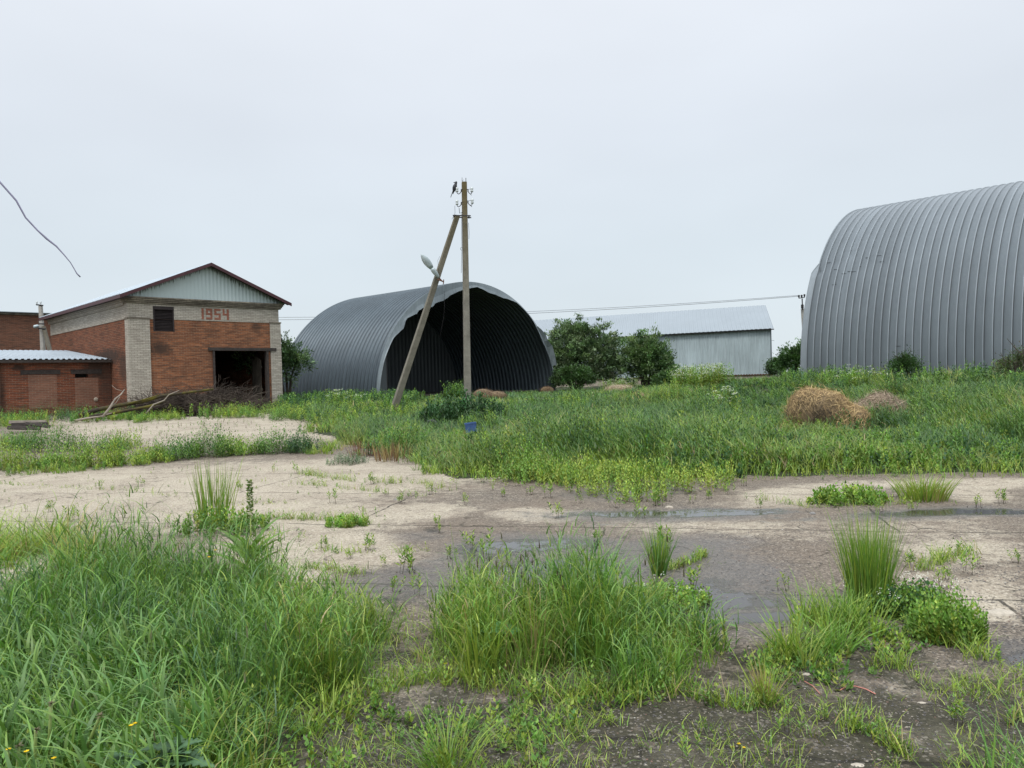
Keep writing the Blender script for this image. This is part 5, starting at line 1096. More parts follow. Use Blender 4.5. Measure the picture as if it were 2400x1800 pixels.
def clover(V, b):
    n = 520; a = rng.uniform(0, 6.28, n); q = rng.random(n) ** .5; x = b[0] + np.cos(a) * q * .26 ; y = b[1] + np.sin(a) * q * .22
    herbs(V, x, y, .17 * np.sqrt(1.05 - .7 * q ** 2), 5, .034, .95, ((G_MID * 1.0, 3), (G_DARK * 1.6, 2)))
    n = 46; x = rng.uniform(b[0] - .16, b[0] + .34, n); y = rng.uniform(b[1] - .02, b[1] + .45, n); umbels(V, x, y, .16, 1, .011, (.75, .74, .64))
single('clover_patch', 'round clover patch with many small white flower heads beside the tallest tuft', 'clover', 2130, 1435, clover, None, 'leaf')
def clover2(V, b):
    n = 380; a = rng.uniform(0, 6.28, n); q = rng.random(n) ** .5; x = b[0] + np.cos(a) * q * .36; y = b[1] + np.sin(a) * q * .30
    herbs(V, x, y, .08, 5, .03, .9, ((G_MID * 1.2, 3), (G_YEL, 1))); n = 16; x = rng.uniform(b[0] - .3, b[0] + .3, n); y = rng.uniform(b[1], b[1] + .3, n); umbels(V, x, y, .09, 1, .010, (.75, .75, .68))
single('clover_patch', 'flat clover patch with a few white flowers behind the centre grass bed', 'clover', 1545, 1410, clover2, None, 'leaf')
def dock(V, b):
    H = .88; n = 520; t = rng.uniform(.45, 1, n); a = rng.uniform(0, 6.28, n); r_ = .035 * (1.15 - t) + .008
    pos = np.stack([b[0] + np.cos(a) * r_ * .6 + .01 * t, b[1] + np.sin(a) * r_ * .6, b[2] + t * H], -1); d = np.stack([np.cos(a), np.sin(a), rng.normal(.5, .4, n)], -1)
    V.leaves(pos, d, np.tile([0, 0, 1.], (n, 1)) + rng.normal(0, .4, (n, 3)), rng.uniform(.014, .028, n), rng.uniform(.010, .018, n), tint(n, (G_MID * .9, 2), (G_YEL * .7, 2)))
    V.blades(b[None, :], np.array([H]), np.array([.014]), np.array([0.]), np.array([0.]), np.array([G_MID * .7]), 4, np.array([.01]))
    bl = 14; az = rng.uniform(0, 6.28, bl); az[:6] = (0.1, 3.0, .3, 3.3, 5.8, 2.7); bb = np.tile(b, (bl, 1)) + [0, 0, .08]; bb[:, 2] += rng.uniform(0, .25, bl)
    V.blades(bb, rng.uniform(.22, .38, bl), rng.uniform(.05, .075, bl), az, np.full(bl, .75), tint(bl, (G_MID * .9, 1)), 7, np.full(bl, .5))
single('dock_plant', 'tall dock plant with a single knobbly seed spike above the grass bed at left', 'dock plant', 590, 1388, dock, None, 'leaf')
def bigleaf(size, n, col, h=.1, serr=0, pw=1.0):
    def fn(V, b):
        for i in range(n):
            a = rng.uniform(0, 6.28) if n > 1 else -1.4; el = rng.uniform(.25, .9); d = np.array([math.cos(a) * math.cos(el), math.sin(a) * math.cos(el), math.sin(el)])
            s = np.array([-math.sin(a), math.cos(a), 0.]); up = np.cross(d, s); k = 16; p0 = b + np.array([0, 0, h * rng.uniform(.5, 1)]) + rng.normal(0, .03, 3) * [1, 1, 0]
            L_ = size * rng.uniform(.7, 1.1); t = np.linspace(0, 1, k); wv = np.sin(np.pi * t ** .8) ** .7 * L_ * .33 * pw * (1 - serr * (np.arange(k) % 2)); dr = -.35 * t ** 2 * L_
            mid_ = p0 + d * (t * L_)[:, None] + np.array([0, 0, 1.]) * dr[:, None]
            l = mid_ + s * wv[:, None] + up * (-.12 * wv)[:, None] * -1; r_ = mid_ - s * wv[:, None] + up * (-.12 * wv)[:, None] * -1
            vv = np.stack([l, mid_, r_], 1); f_ = np.array([[3 * j, 3 * j + 1, 3 * j + 4, 3 * j + 3] for j in range(k - 1)] + [[3 * j + 1, 3 * j + 2, 3 * j + 5, 3 * j + 4] for j in range(k - 1)])
            c = np.tile(np.array(col) * rng.uniform(.8, 1.2), (3 * k, 1)); c[1::3] *= 1.8
            V._push(vv, f_, c)
    return fn
single('thistle', 'spiny grey green thistle rosette at the bottom left corner', 'thistle', 400, 1915, bigleaf(.19, 34, (.06, .115, .055), .24, .55, .75), None, 'leaf')
single('burdock', 'big grey green burdock leaf among the grass at left', 'burdock', 75, 1490, bigleaf(.22, 2, (.15, .25, .14), .26, 0, 1.6), None, 'leaf')
single('burdock', 'big dark burdock leaf buried in the centre grass bed', 'burdock', 1120, 1545, bigleaf(.24, 2, (.07, .17, .06), .20, 0, 1.5), None, 'leaf')
single('rosette', 'small pale green leaf rosette right of the puddle edge', 'weed', 1700, 1470, bigleaf(.07, 7, (.10, .18, .05), .03, .2), None, 'leaf')
# faded dandelion heads on thick stalks, buttercups
def headstalk(name, label, px, py, tx, ty, Y, group, col, hr_, mat='leaf', rs=.005, cat='dandelion'):
    b = hit(px, py); t_ = at(tx, ty, Y); b = np.array([b[0], b[1], float(tz(b[0], b[1]))]); e_ = thing(name, label, cat, tuple(b), 0, group)
    f = MB(); mid_ = (b + t_) / 2 + np.array([.012, 0, .03]); f.tube([(0, 0, 0), mid_ - b, t_ - b], rs * 1.2, 6); f.build('stalk', M['stalk'], e_, True)
    V = Veg(); n = 14 if cat == 'dandelion' else 6; a = rng.uniform(0, 6.28, n) if n > 6 else np.arange(6) * 1.05; d = np.stack([np.cos(a), np.sin(a), rng.uniform(-.3, 1.4, n) if n > 6 else np.full(n, .45)], -1)
    V.leaves(np.tile(t_ - b, (n, 1)), d, np.tile([0, 0, 1.], (n, 1)) + rng.normal(0, .1, (n, 3)), np.full(n, hr_), np.full(n, hr_ * (.45 if n > 6 else .95)), np.tile(col, (n, 1)) * rng.uniform(.7, 1.2, (n, 1)))
    V.build('flower_head', M['petal'], e_); return e_
M['stalk'] = simple('pale_green_stalk', (.20, .27, .07), .5, 0, .15, 30)
dh = (.17, .15, .09)
for i, (px, py, tx, ty, Y, lab) in enumerate(((95, 1890, 120, 1650, 2.95, 'faded dandelion head, tallest of four at bottom left'), (150, 1880, 235, 1678, 2.85, 'faded dandelion head on a slanting stalk, rightmost of four at bottom left'), (15, 1960, 45, 1748, 2.7, 'faded dandelion head nearest the left edge'), (65, 1920, 84, 1712, 2.8, 'faded dandelion head between its two taller neighbours and the left edge'))):
    headstalk('dandelion', lab, px, py, tx, ty, Y, 'faded dandelions at bottom left', dh, .018)
for (px, py, tx, ty, Y, lab) in ((15, 1960, 20, 1757, 2.65, 'yellow buttercup nearest the left edge'), (62, 1960, 62, 1762, 2.65, 'yellow buttercup second from the left edge'), (128, 1990, 126, 1778, 2.6, 'yellow buttercup third from the left edge'), (316, 1900, 317, 1696, 2.85, 'yellow buttercup above the thistle leaves'), (308, 1905, 307, 1701, 2.82, 'yellow buttercup bud beside the one above the thistle'),
        (1000, 1620, 1044, 1556, 4.25, 'yellow buttercup at the left foot of the centre grass bed'), (1822, 1560, 1827, 1478, 4.75, 'yellow buttercup in the right grass bed'), (510, 1440, 505, 1290, 5.2, 'yellow flower in the upper left grass bed, higher of two'), (490, 1450, 491, 1306, 5.1, 'yellow flower in the upper left grass bed, lower of two'),
        (1712, 1795, 1717, 1752, 3.28, 'left yellow buttercup of the bottom trio'), (1735, 1790, 1732, 1744, 3.3, 'middle yellow buttercup of the bottom trio'), (1748, 1795, 1743, 1753, 3.27, 'right yellow buttercup of the bottom trio')):
    headstalk('buttercup', lab, px, py, tx, ty, Y, 'yellow buttercups', (.80, .55, .02), .0105 if Y < 4 else .014, 'leaf', .0016, 'flower')
# dandelion clock stalk and dead seedling in the puddle
for px, py, h_, lab in ((1622, 1345, .0, ''),): pass
# --- sprouts in the cracks, separate little plants copied from a few originals
protos = []
for i in range(6):
    V = Veg(); b = np.zeros(3); n = (5, 4, 7, 3, 6, 4)[i]; h_ = (.20, .15, .24, .12, .18, .28)[i]
    x = rng.normal(0, .05, n); y = rng.normal(0, .04, n); hh = h_ * rng.uniform(.6, 1.2, n)
    nl = 10
    for j in range(n):
        az = rng.uniform(0, 6.28); t = np.linspace(.35, 1, nl); a = az + np.arange(nl) * 2.4; d = np.stack([np.cos(a), np.sin(a), .5 + .8 * t], -1); ln = rng.normal(0, .15, 2)
        pos = np.stack([x[j] + ln[0] * t * hh[j], y[j] + ln[1] * t * hh[j], t * hh[j]], -1)
        V.leaves(pos, d, np.tile([0, 0, 1.], (nl, 1)) + rng.normal(0, .3, (nl, 3)), h_ * .28 * rng.uniform(.7, 1.2, nl), h_ * .10 * rng.uniform(.7, 1.2, nl), tint(nl, (G_YEL * 1.05, 3), (G_MID, 3)))
        V.blades(np.array([[x[j], y[j], -.01]]), np.array([hh[j]]), np.array([.006]), np.array([math.atan2(ln[1], ln[0])]), np.array([0.]), np.array([[.07, .05, .035]]), 2, np.array([np.hypot(*ln)]), tip=(1, 1, 1))
    n2 = 8; V.blades(np.stack([rng.normal(0, .05, n2), rng.normal(0, .05, n2), np.full(n2, -.005)], -1), np.full(n2, .035), np.full(n2, .012), rng.uniform(0, 6.28, n2), np.full(n2, .6), np.tile([.035, .025, .018], (n2, 1)), 2, np.full(n2, .8), tip=(1, 1, 1))
    o = V.build('sprout', M['leaf']); protos.append(o)
spots = [(1305, 1215), (1090, 1185), (940, 1180), (1340, 1120), (1245, 1160), (1285, 1168), (1180, 1165), (1360, 1180), (1500, 1175), (1620, 1180), (1780, 1190), (1710, 1160), (1025, 1235), (1030, 1250), (870, 1135), (905, 1160), (1055, 1310), (1135, 1312), (1100, 1290), (1190, 1330), (870, 1290),
         (1330, 1325), (1400, 1270), (1500, 1215), (1625, 1380), (1840, 1385), (1560, 1290), (1960, 1190), (2060, 1200), (2100, 1165), (2140, 1200), (2290, 1190), (2345, 1180), (2240, 1185), (2380, 1320), (2270, 1345), (2220, 1360), (2205, 1380), (2130, 1330), (2300, 1330), (2250, 1300),
         (695, 1110), (720, 1120), (640, 1105), (560, 1150), (410, 1165), (235, 1145), (330, 1140), (170, 1220), (60, 1200), (120, 1200), (700, 1270), (760, 1285), (640, 1290), (820, 1310), (900, 1330), (960, 1340), (600, 1290), (1010, 1160), (780, 1180), (850, 1205), (395, 1235), (450, 1225), (1190, 1440), (930, 1390), (980, 1395), (1130, 1130), (1155, 1150), (1210, 1140), (1270, 1140), (1385, 1160), (1440, 1190), (1470, 1150), (1560, 1175), (1660, 1170), (1745, 1140), (1540, 1185), (1590, 1150), (1395, 1135), (2385, 1590), (2330, 1560), (2080, 1560), (1930, 1690), (1850, 1730), (1430, 1700), (1500, 1760), (1210, 1700), (1270, 1745), (960, 1700), (1100, 1740), (880, 1660), (2150, 1610), (2250, 1700), (2100, 1790), (1650, 1720), (1620, 1785)]
first = [True] * 6
marks = {'the puddle behind the centre grass bed': (1220, 1300), 'the blue green tuft': (1545, 1330), 'the tallest grass tuft': (2035, 1400), 'the clover patch': (2190, 1400), 'the right edge on pale gravel': (2350, 1340), 'the dark leafy cushion': (1990, 1175),
         'the pale rounded tuft': (2180, 1190), 'the pale pebble in the damp joint': (1560, 1170), 'the corner of the field': (1060, 1150), 'the dry brown stalks': (920, 1120), 'the bright leaf cushion': (815, 1240), 'the tall reed like tuft': (500, 1200), 'the left edge on pale concrete': (130, 1180),
         'the dock plant': (640, 1300), 'the upper right end of the left grass bed': (900, 1345), 'the bottom trio of buttercups': (1730, 1750), 'the bottom edge below the centre bed': (1300, 1740), 'the arching tuft at the bottom': (1040, 1740), 'the looped pink string': (2060, 1620), 'the gravel at the lower right': (2300, 1640), 'the left of the damp joint': (1290, 1140), 'the middle of the wet slab': (1690, 1380), 'the damp joint centre right': (1750, 1175), 'the mid strip of pale concrete': (650, 1115), 'the middle of the pale slab': (1000, 1215)}
near = [min(marks, key=lambda k: (marks[k][0] - a) ** 2 + (2.2 * (marks[k][1] - b)) ** 2) for a, b in spots]
ordw = ['leftmost', 'second from the left', 'third from the left', 'fourth from the left', 'fifth from the left', 'sixth from the left', 'seventh from the left', 'eighth from the left', 'ninth from the left', 'tenth from the left']
for q, (px, py) in enumerate(spots):
    i = q % 6; b = hit(px, py)
    o = protos[i] if first[i] else protos[i].copy()
    if not first[i]: COL.objects.link(o)
    first[i] = False
    o.location = (b[0], b[1], b[2]); o.rotation_euler = (0, 0, rng.uniform(0, 6.28)); s_ = rng.uniform(.6, 1.15) * (.8 if py < 1250 else (.75 if py < 1500 else .45)); o.scale = (s_, s_, s_)
    peers = sorted([spots[k] for k in range(len(spots)) if near[k] == near[q]]); w_ = ordw[min(9, peers.index((px, py)))] if len(peers) > 1 else 'single'
    tag(o, 'weed sprout, ' + w_ + ' by ' + near[q].replace(' of the left grass bed', '').replace('behind the centre grass bed', 'behind the centre bed').replace('the left of the damp joint', 'the damp joint, left part').replace('in the damp joint', ''), 'weed sprout', 'small weed sprouts in the cracks of the yard')
# --- white flowered cow parsley
def parsley(n, rx, ry, h, nu=3, r=.05):
    def fn(V, b):
        a = rng.uniform(0, 6.28, n); q = rng.random(n) ** .5; x = b[0] + np.cos(a) * q * rx; y = b[1] + np.sin(a) * q * ry
        x2 = np.repeat(x, 3) + rng.normal(0, .2, n * 3); y2 = np.repeat(y, 3) + rng.normal(0, .2, n * 3); herbs(V, x2, y2, h * .85, 16, .12, .45, ((G_MID * 1.1, 3), (G_YEL * .8, 2))); hq = h * rng.uniform(.6, 1.1, n); umbels(V, x, y, hq, nu, r, (.50, .55, .40))
    return fn
for (px, py, n, rx, h_, nu, lab) in ((1555, 905, 110, 1.6, .95, 3, 'wide cow parsley bank left of centre on the mound, thick with white heads'), (1640, 905, 80, 1.3, .9, 3, 'cow parsley bank on the mound below the shed wall'), (1455, 912, 36, 1.3, .8, 2, 'sparse cow parsley beside the pale hay heap'), (1692, 965, 12, .28, .75, 3, 'single white cow parsley plant in the middle of the field'), (808, 955, 22, .9, .8, 2, 'few white cow parsley heads at the foot of the open hangar'), (2010, 905, 26, 1.6, .8, 1, 'scattered white flowers at the foot of the right hangar')):
    single('cow_parsley', lab, 'cow parsley', px, py, parsley(n, rx, .8, h_, nu), None, 'leaf')

# --- trees and bushes
def crown(name, parent, origin, blobs, n_cl, per, lsz, cols, rs=.26, seed=1):
    global rng
    save = rng; rng = np.random.default_rng(seed); V = Veg(); wts = np.array([b[3] * b[4] * b[5] for b in blobs]) ** .67; wts /= wts.sum()
    for bi, (cx, cy, cz, rx, ry, rz) in enumerate(blobs):
        m_ = max(8, int(n_cl * 1.25 * wts[bi])); u = rng.normal(size=(m_, 3)); u /= np.linalg.norm(u, axis=1, keepdims=True); u[:, 2] = np.abs(u[:, 2]) * 1.0 - .55 * rng.random(m_)
        rad_ = rng.uniform(.35, 1.18, (m_, 1)) ** .60; c = np.array([cx, cy, cz]) + u * rad_ * [rx, ry, rz]
        s_ = rng.uniform(.5, 1.3, m_) * rs
        rad_ = rad_ * 1.0; p = np.repeat(c, per, 0) + rng.normal(size=(m_ * per, 3)) * np.repeat(s_, per)[:, None] * [.6, .6, .5]
        out_ = p - np.array([cx, cy, cz - .3 * rz]); d = out_ / np.linalg.norm(out_, axis=1, keepdims=True) + rng.normal(0, .55, p.shape) + [0, 0, .1]
        cc_ = tint(m_, *cols, var=.25); col = np.repeat(cc_, per, 0) * (1 + rng.normal(0, .15, (m_ * per, 1)))
        L_ = lsz * rng.uniform(.6, 1.4, m_ * per); k = p[:, 2] > .02
        V.leaves(p[k], d[k], (rng.normal(0, .6, p.shape) + [0, 0, 1.])[k], L_[k], L_[k] * .42, np.clip(col[k], .004, .5))
    o = V.build(name, M['leaf'], parent); rng = save; return o
def tree(name, label, cat, px, py, Y, blobs, n_cl, per, lsz, cols, seed, stems=6, group=None):
    b = at(px, py, Y); z = float(tz(b[0], b[1])); t = thing(name, label, cat, (b[0], b[1], z), 0, group); f = MB(); rr = random.Random(seed)
    for i in range(stems):
        bl = blobs[i % len(blobs)]; e_ = np.array([bl[0] + rr.uniform(-.6, .6) * bl[3], bl[1] + rr.uniform(-.5, .5) * bl[4], bl[2] + rr.uniform(.2, .85) * bl[5]]); s_ = np.array([rr.uniform(-.3, .3), rr.uniform(-.2, .2), -.2]); m1 = s_ + (e_ - s_) * .45 + np.array([rr.uniform(-.2, .2), 0, .25])
        f.tube([s_, m1, e_], [.10, .06, .015], 6)
        for k in range(4):
            a0_ = m1 + (e_ - m1) * rr.uniform(0, .8); f.tube([a0_, a0_ + np.array([rr.uniform(-.8, .8), rr.uniform(-.5, .5), rr.uniform(.1, .7)])], [.03, .008], 5)
    f.build('trunk', M['trunk'], t); crown('crown', t, None, blobs, n_cl, per, lsz, cols, seed=seed); return t
WIL = ((np.array([.145, .215, .105]), 4), (np.array([.235, .31, .175]), 2.4), (np.array([.08, .13, .06]), 1.6))
k50 = 50 / 1800.
tree('willow_bush', 'large spreading willow bush beside the open hangar', 'bush', 1358, 905, 64, [(0, -.2, 1.2, 3.3, 1.5, 1.3), (-2.2, -.2, 2.2, 1.1, 1.1, 1.2), (-.8, 0, 3.0, 2.4, 2.1, 3.05), (1.3, .3, 2.9, 2.3, 2.0, 2.9), (-1.9, -.3, 1.9, 1.5, 1.4, 1.7), (2.6, 0, 1.7, 1.2, 1.2, 1.6), (0, 0, 4.9, 1.0, .9, .8)], 900, 42, .21, WIL, 31, 9)
tree('willow_bush', 'rounded willow bush in front of the shed wall, right of the large one', 'bush', 1515, 898, 52, [(0, 0, 2.0, 1.7, 1.4, 1.9), (.5, 0, 1.2, 1.5, 1.2, 1.3)], 400, 42, .17, ((np.array([.125, .21, .08]), 4), (np.array([.20, .29, .125]), 2), (np.array([.045, .085, .035]), 2)), 32, 6)
tree('low_bush', 'low bright leaved bush at the left foot of the large willow', 'bush', 1345, 908, 58, [(0, 0, .9, 1.5, 1.1, 1.1)], 150, 42, .17, ((np.array([.075, .14, .045]), 4), (np.array([.05, .10, .03]), 2)), 33, 4)
tree('low_bush', 'low weedy bush between the rounded willow and the shed wall', 'bush', 1585, 888, 50, [(0, 0, .5, 1.4, .8, .75)], 110, 36, .15, ((np.array([.085, .16, .05]), 4), (np.array([.05, .10, .03]), 2)), 34, 3)
tree('garage_tree', 'leafy tree showing between the garage corner and the open hangar', 'tree', 668, 925, 43.5, [(-.6, 0, 2.2, 1.3, 1.2, 2.0), (.5, -.2, 2.4, 1.0, .9, 1.1), (-.7, 0, 3.6, .6, .6, .8), (-1.5, .5, 3, 1.2, 1, 2)], 330, 36, .16, ((np.array([.09, .155, .065]), 4), (np.array([.16, .235, .12]), 2), (np.array([.05, .09, .04]), 1)), 35, 6)
tree('far_tree', 'round bushy tree in the gap between shed and right hangar', 'tree', 1868, 880, 62, [(0, 0, 1.2, 1.7, 1.4, 1.5), (1.2, .3, 1.6, 1.3, 1.2, 1.5)], 220, 34, .2, ((np.array([.075, .15, .045]), 4), (np.array([.045, .095, .03]), 2)), 36, 4)
tree('far_tree', 'small bush just right of the shed corner', 'bush', 1832, 880, 66, [(0, 0, .8, 1.1, .9, 1.0)], 110, 34, .2, ((np.array([.065, .12, .045]), 4), (np.array([.045, .09, .03]), 2)), 37, 3)
tree('hangar_bush', 'small leafy bush growing against the right hangar', 'bush', 2122, 878, 33.5, [(0, 0, .5, .62, .5, .62)], 110, 34, .085, ((np.array([.055, .115, .035]), 4), (np.array([.035, .075, .022]), 2)), 38, 3)
tree('hangar_bush', 'brownish tall weed bush at the right hangar near the right edge', 'bush', 2372, 872, 29.5, [(0, 0, .5, .75, .5, .6), (.3, 0, .9, .35, .3, .45)], 90, 26, .07, ((np.array([.08, .12, .045]), 3), (np.array([.13, .11, .07]), 2)), 39, 4)

# --- hay
def haystraw(V, pos, nrm, n, ln, wd_, cols, radial=.25):
    t = np.cross(nrm, rng.normal(size=nrm.shape)); t /= np.linalg.norm(t, axis=1, keepdims=True) + 1e-9; t[:, 2] -= .25; t += nrm * rng.uniform(-.1, radial, (len(pos), 1)) * np.where(rng.random((len(pos), 1)) < .12, 3.0, 1.0)
    V.leaves(pos, t, nrm, ln * rng.uniform(.5, 1.5, len(pos)), wd_ * rng.uniform(.6, 1.4, len(pos)), cols)
def haymound(name, label, px, py, Y, lumps, n, cat='hay', front_dark=None, mat='straw', cols=((.52, .375, .19), (.33, .225, .115)), ln=.26):
    b = at(px, py, Y); z = float(tz(b[0], b[1])); b = np.array([b[0], b[1], z]); o_ = thing(name, label, cat, tuple(b)); f = MB()
    V = Veg(); tot = sum(l[3] * l[5] for l in lumps)
    for (cx, cy, cz, rx, ry, rz, dk) in lumps:
        us = np.linspace(0, 2 * np.pi, 33)[:-1]; vs = np.linspace(-.5, np.pi / 2, 12); P = []
        for v in vs:
            for u in us:
                dn_ = np.array([math.cos(u) * math.cos(v), math.sin(u) * math.cos(v), math.sin(v)]); q = .88 + .10 * float(vnoise(dn_[0] * 2 + cx * 3 + 9, dn_[1] * 2 + dn_[2] * 2 + cz * 5, .8, 7)) + .05 * float(vnoise(dn_[0] * 9 + cx, dn_[2] * 9, 1.3, 9)); P.append(np.array([cx, cy, cz]) + dn_ * q * [rx, ry, rz])
        f.add(P, [(j * 32 + i, j * 32 + (i + 1) % 32, (j + 1) * 32 + (i + 1) % 32, (j + 1) * 32 + i) for j in range(11) for i in range(32)])
        m_ = int(n * rx * rz / tot); u = rng.normal(size=(m_, 3)); u /= np.linalg.norm(u, axis=1, keepdims=True); u[:, 2] = np.where(u[:, 2] < -.35, -u[:, 2], u[:, 2])
        p = np.array([cx, cy, cz]) + u * rng.uniform(.86, 1.07, (m_, 1)) ** 1.0 * (1 + .10 * (vnoise(u[:, 0] * 3 + cx * 5, u[:, 2] * 3 + u[:, 1] * 2, .8, 12)[:, None] - .5)) * [rx, ry, rz]; k = p[:, 2] > -.02; p, u = p[k], u[k]; m_ = len(p)
        c = np.where(rng.random((m_, 1)) < .6, cols[0], cols[1]) * (1 + rng.normal(0, .22, (m_, 1)))
        if dk:   # weathered grey-brown old hay exposed on the broken face of the bale
            w_ = np.clip(np.exp(-((p[:, 0] - dk[0]) / dk[1]) ** 2 - ((p[:, 2] - dk[2]) / dk[3]) ** 2) * 1.6 - .25 + rng.normal(0, .18, m_), 0, 1) * (u[:, 1] < -.05); c = c * (1 - w_[:, None]) + np.array([.10, .078, .058]) * w_[:, None] * rng.uniform(.5, 1.5, (m_, 1))
        haystraw(V, p, u, m_, ln, .012, np.clip(c, .01, .9))
    m_ = n // 9; a = rng.uniform(0, 6.28, m_); q = rng.uniform(.7, 1.45, m_); R1 = max(abs(l[0]) + l[3] for l in lumps); p = np.stack([np.cos(a) * q * R1, np.sin(a) * q * lumps[0][4], np.full(m_, .03) + rng.random(m_) * .12], -1)
    haystraw(V, p, np.tile([0, 0, 1.], (m_, 1)) + rng.normal(0, .3, (m_, 3)), m_, ln, .012, np.clip(np.array(cols[0]) * rng.uniform(.5, 1.1, (m_, 1)), .01, .9))
    f.build('core', M['hay_core'], o_, True); V.build('strands', M[mat], o_); return o_
M['hay_core'] = simple('packed_hay', (.17, .12, .065), .95, 0, .5, 14, .8)
hb__ = haymound('hay_bale', 'large collapsed golden hay bale with a dark weathered front', 1932, 1004, 18.6, [(-.10, .1, .40, .84, .72, .62, (-.34, .56, .36, .42)), (.62, .0, .18, .62, .6, .46, (.35, .28, .10, .2)), (.20, -.42, .14, .34, .26, .24, None), (.98, .05, .08, .40, .4, .30, None), (-.93, .0, .06, .18, .16, .20, None), (-.55, -.45, .05, .4, .3, .2, (-.5, .5, .1, .3)), (.6, -.4, .06, .5, .35, .22, None), (1.3, .1, .04, .4, .35, .2, None), (.30, .1, .52, .40, .4, .38, None), (-.35, .1, .58, .48, .5, .48, (-.40, .5, .48, .36))], 14000, 'hay bale'); hb__.scale = (.93, .93, 1.04); hb__.location.z += .03
hg_ = haymound('hay_heap', 'smaller greyish hay heap behind and right of the big bale', 2062, 985, 19.8, [(.05, .1, .18, .46, .4, .36, None), (-.42, .0, .08, .40, .35, .28, None), (.3, 0, .12, .35, .3, .28, None)], 3800, 'hay', cols=((.38, .30, .22), (.26, .20, .15))); hg_.scale = (1.1, 1.1, 1.3); hg_.location.z += .08
haymound('straw_patch', 'flat scatter of straw on the grass in front of the bale', 1838, 1045, 16.6, [(0, 0, .02, .46, .42, .20, None)], 1700, 'straw', cols=((.50, .33, .15), (.30, .27, .10)), ln=.14)
haymound('hay_heap', 'pale old hay heap on the mound in front of the willow', 1452, 902, 42, [(0, 0, .12, .95, .6, .36, None)], 1500, 'hay', cols=((.50, .44, .30), (.38, .30, .22)), ln=.28)
haymound('hay_heap', 'brown old hay heap inside the open hangar mouth', 1145, 925, 40, [(-.3, 0, .24, .55, .45, .38, None), (.40, 0, .18, .58, .45, .30, None), (.0, 0, .2, .4, .4, .34, None)], 1800, 'hay', cols=((.20, .135, .09), (.13, .09, .065)), ln=.22)
haymound('hay_heap', 'rusty brown hay scrap at the right foot of the open hangar', 1282, 920, 54, [(0, 0, .25, .5, .3, .32, None)], 500, 'hay', cols=((.17, .09, .05), (.12, .08, .06)), ln=.25)

# --- litter and small things
bb = hit(1105, 1022); bb = at(1105, 1012, float(bb[1])); bz_ = float(tz(bb[0], bb[1]))
cr2 = thing('crate', 'blue plastic crate lying in the grass in front of the central pole', 'crate', (bb[0], bb[1], bz_ + .11), .15)
cr2.rotation_euler = (0, RAD(-6), .15)
f = MB(); w2, d2, h2 = .145, .11, .25
for (x0, x1, y0, y1) in ((-w2, w2, -d2, -d2 + .012), (-w2, w2, d2 - .012, d2), (-w2, -w2 + .012, -d2 + .012, d2 - .012), (w2 - .012, w2, -d2 + .012, d2 - .012)): f.box(x0, x1, y0, y1, .0, h2)
f.box(-w2 + .012, w2 - .012, -d2 + .012, d2 - .012, .0, .012); f.build('body', M['blue'], cr2)
f = MB(); f.box(-w2 - .012, w2 + .012, -d2 - .012, -d2 + .0005, h2 - .03, h2 + .004); f.box(-w2 - .012, w2 + .012, d2, d2 + .012, h2 - .03, h2 + .004)
for i in range(6): f.box(-w2 + .02 + i * .048, -w2 + .03 + i * .048, -d2 - .008, -d2 + .0004, .03, h2 - .04)
f.build('rim', M['blue'], cr2)
q1 = hit(1015, 1008); q1 = at(1015, 1003, float(q1[1])); f = MB(); f.tube([(-.20, 0, .10), (-.14, .02, .24), (.0, .03, .26), (.12, 0, .18), (.26, -.02, .08)], [.03, .05, .06, .05, .02], 8); f.tube([(-.05, 0, .08), (.12, -.03, .10), (.30, -.05, .05)], [.03, .03, .02], 6)
o = f.build('rubber_scrap', M['rubber'], None, True); o.location = (q1[0], q1[1], float(tz(q1[0], q1[1]))); tag(o, 'black torn rubber scrap lying in the grass left of the blue crate', 'scrap')
M['string'] = simple('pink_string', (.55, .22, .17), .7, 0, .1, 10)
def cord(P, lab, r=.003):
    q = [hit(a, b) for a, b in P]; o0 = q[0]; f = MB(); f.tube([np.array([p[0], p[1], float(tz(p[0], p[1])) + .006]) - o0 for p in q], r, 5); o = f.build('string', M['string']); o.location = tuple(o0); tag(o, lab, 'string', 'lengths of pink string')
cord([(2082, 1490), (2076, 1500), (2073, 1515), (2076, 1530), (2081, 1545)], 'short curved pink string beside the leafy clump at right')
cord([(1970, 1622), (1985, 1614), (2005, 1613), (2030, 1620), (2052, 1630)], 'pink string looped over the dark gravel at lower right')
cord([(1886, 1600), (1905, 1612), (1922, 1630)], 'short faint string left of the looped one at lower right', .002)
def stone(px, py, rx, ry, rz, lab, c):
    b = hit(px, py); f = MB(); us = 12; P = []
    for v in np.linspace(-.6, 1.45, 6):
        for u in range(us):
            a = u * 2 * math.pi / us; k = .85 + .3 * float(vnoise(px * .1 + math.cos(a) * 2, py * .1 + math.sin(a) * 2 + v, .7, 3)); P.append((math.cos(a) * math.cos(v) * rx * k, math.sin(a) * math.cos(v) * ry * k, math.sin(v) * rz))
    f.add(P, [(j * us + i, j * us + (i + 1) % us, (j + 1) * us + (i + 1) % us, (j + 1) * us + i) for j in range(5) for i in range(us)] + [tuple(range(5 * us, 6 * us))])
    o = f.build('stone', M[c], None, False); o.location = tuple(b); tag(o, lab, 'stone', 'loose stones on the ground')
M['stone_pale'] = simple('pale_stone', (.42, .37, .30), .9, 0, .25, 30, .5); M['stone_grey'] = simple('grey_stone', (.22, .21, .20), .85, 0, .3, 30, .5)
stone(2345, 1440, .10, .07, .03, 'flat pale stone at the right edge beside the gravel', 'stone_pale')
stone(2160, 1650, .028, .014, .010, 'small pinkish grey stone on dark gravel at lower right', 'stone_pale')
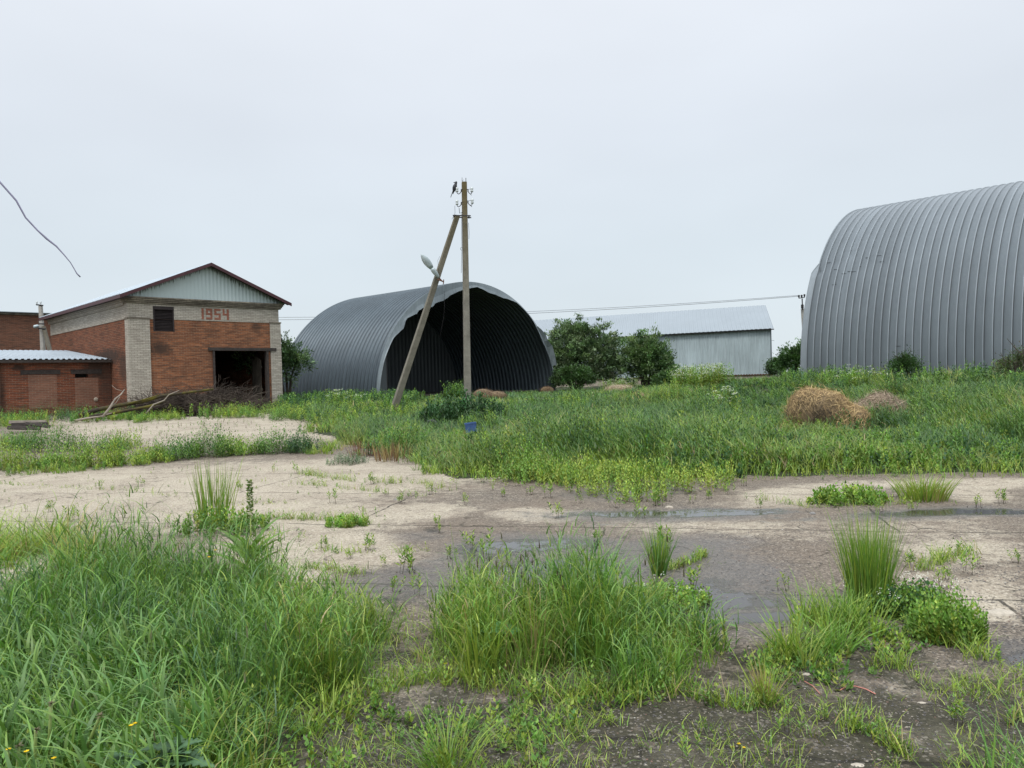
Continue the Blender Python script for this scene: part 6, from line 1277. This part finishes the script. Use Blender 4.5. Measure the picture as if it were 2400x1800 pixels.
stone(1890, 1582, .022, .014, .012, 'white pebble in front of the right grass bed', 'stone_pale')
stone(1568, 1190, .05, .03, .025, 'pale pebble at the edge of the puddled joint', 'stone_pale'); stone(1480, 1095 + 60, .04, .03, .03, 'grey pebble in the puddled joint', 'stone_grey')
stone(1500, 1195, .03, .03, .02, 'dark pebble on wet ground centre right', 'stone_grey'); stone(1905, 1205, .035, .03, .025, 'dark pebble beside the shallow water at right', 'stone_grey'); stone(930, 1172, .05, .03, .02, 'dark clod on the concrete left of centre', 'stone_grey')
stone(1300, 1790, .022, .016, .006, 'flat pale chip at the bottom edge', 'stone_pale'); stone(2010, 1795, .03, .02, .008, 'flat pale chip at the bottom edge right of centre', 'stone_pale')
# gravel: thousands of chips pressed in the surface
def gravel(n, P, smin, smax, seedc, thr):
    x, y = scatter(P, n, fall=3.4); k = fbm(x, y, .5, seedc) > thr; x, y = x[k], y[k]; m_ = len(x)
    s_ = rng.uniform(smin, smax, m_) * rng.uniform(.5, 1.0, m_); base_ = np.array([[1, 0, 0], [.3, .9, 0], [-.8, .5, 0], [-.7, -.6, 0], [.4, -.9, 0], [0, 0, .55], [0, 0, -.4]])
    a = rng.uniform(0, 6.28, m_); ca, sa = np.cos(a), np.sin(a); q = base_[None] * (1 + rng.normal(0, .18, (m_, 7, 3))) * s_[:, None, None]; q[..., 1] *= rng.uniform(.5, 1, (m_, 1))
    xx = q[..., 0] * ca[:, None] - q[..., 1] * sa[:, None]; yy = q[..., 0] * sa[:, None] + q[..., 1] * ca[:, None]
    Vt = np.stack([xx + x[:, None], yy + y[:, None], q[..., 2] + (tz(x, y) + .001)[:, None]], -1)
    F_ = np.array([[0, 1, 5], [1, 2, 5], [2, 3, 5], [3, 4, 5], [4, 0, 5]]); Fc = (np.arange(m_)[:, None, None] * 7 + F_[None]).reshape(-1, 3)
    pal = np.array([[.30, .26, .21], [.44, .39, .31], [.12, .11, .105], [.20, .18, .17], [.28, .17, .13], [.50, .47, .41]]); c = .68 * pal[rng.choice(6, m_, p=[.24, .08, .36, .26, .04, .02])] * rng.uniform(.6, 1.15, (m_, 1))
    return Vt.reshape(-1, 3), Fc, np.repeat(c, 7, 0)
gp = [([(880, 1500), (1050, 1620), (1500, 1640), (1850, 1580), (2400, 1480), (2700, 1480), (2700, 2200), (600, 2200), (780, 1700)], 3200, .002, .0085, 140, .30), ([(780, 1340), (1500, 1250), (2500, 1190), (2600, 1480), (1700, 1560), (1000, 1440)], 1000, .004, .010, 141, .42), ([(2120, 1330), (2500, 1300), (2500, 1500), (2250, 1460)], 1500, .004, .013, 142, .3)]
Vs, Fs, Cs, n_ = [], [], [], 0
for P, dn_, a_1, a_2, sc_, th_ in gp:
    v_, f_, c_ = gravel(dn_, P, a_1, a_2, sc_, th_); Vs.append(v_); Fs.append(f_ + n_); Cs.append(c_); n_ += len(v_)
N_ = NT('gravel_chips'); at__ = N_.n('Attribute', attribute_name='col'); mg = N_.base(at__.outputs['Color'], .7, 0, .35)
tag(newmesh('gravel', np.concatenate(Vs), np.concatenate(Fs), mg, col=np.concatenate(Cs)), 'loose gravel chips over the dark ground near the viewer', 'gravel', kind='stuff')
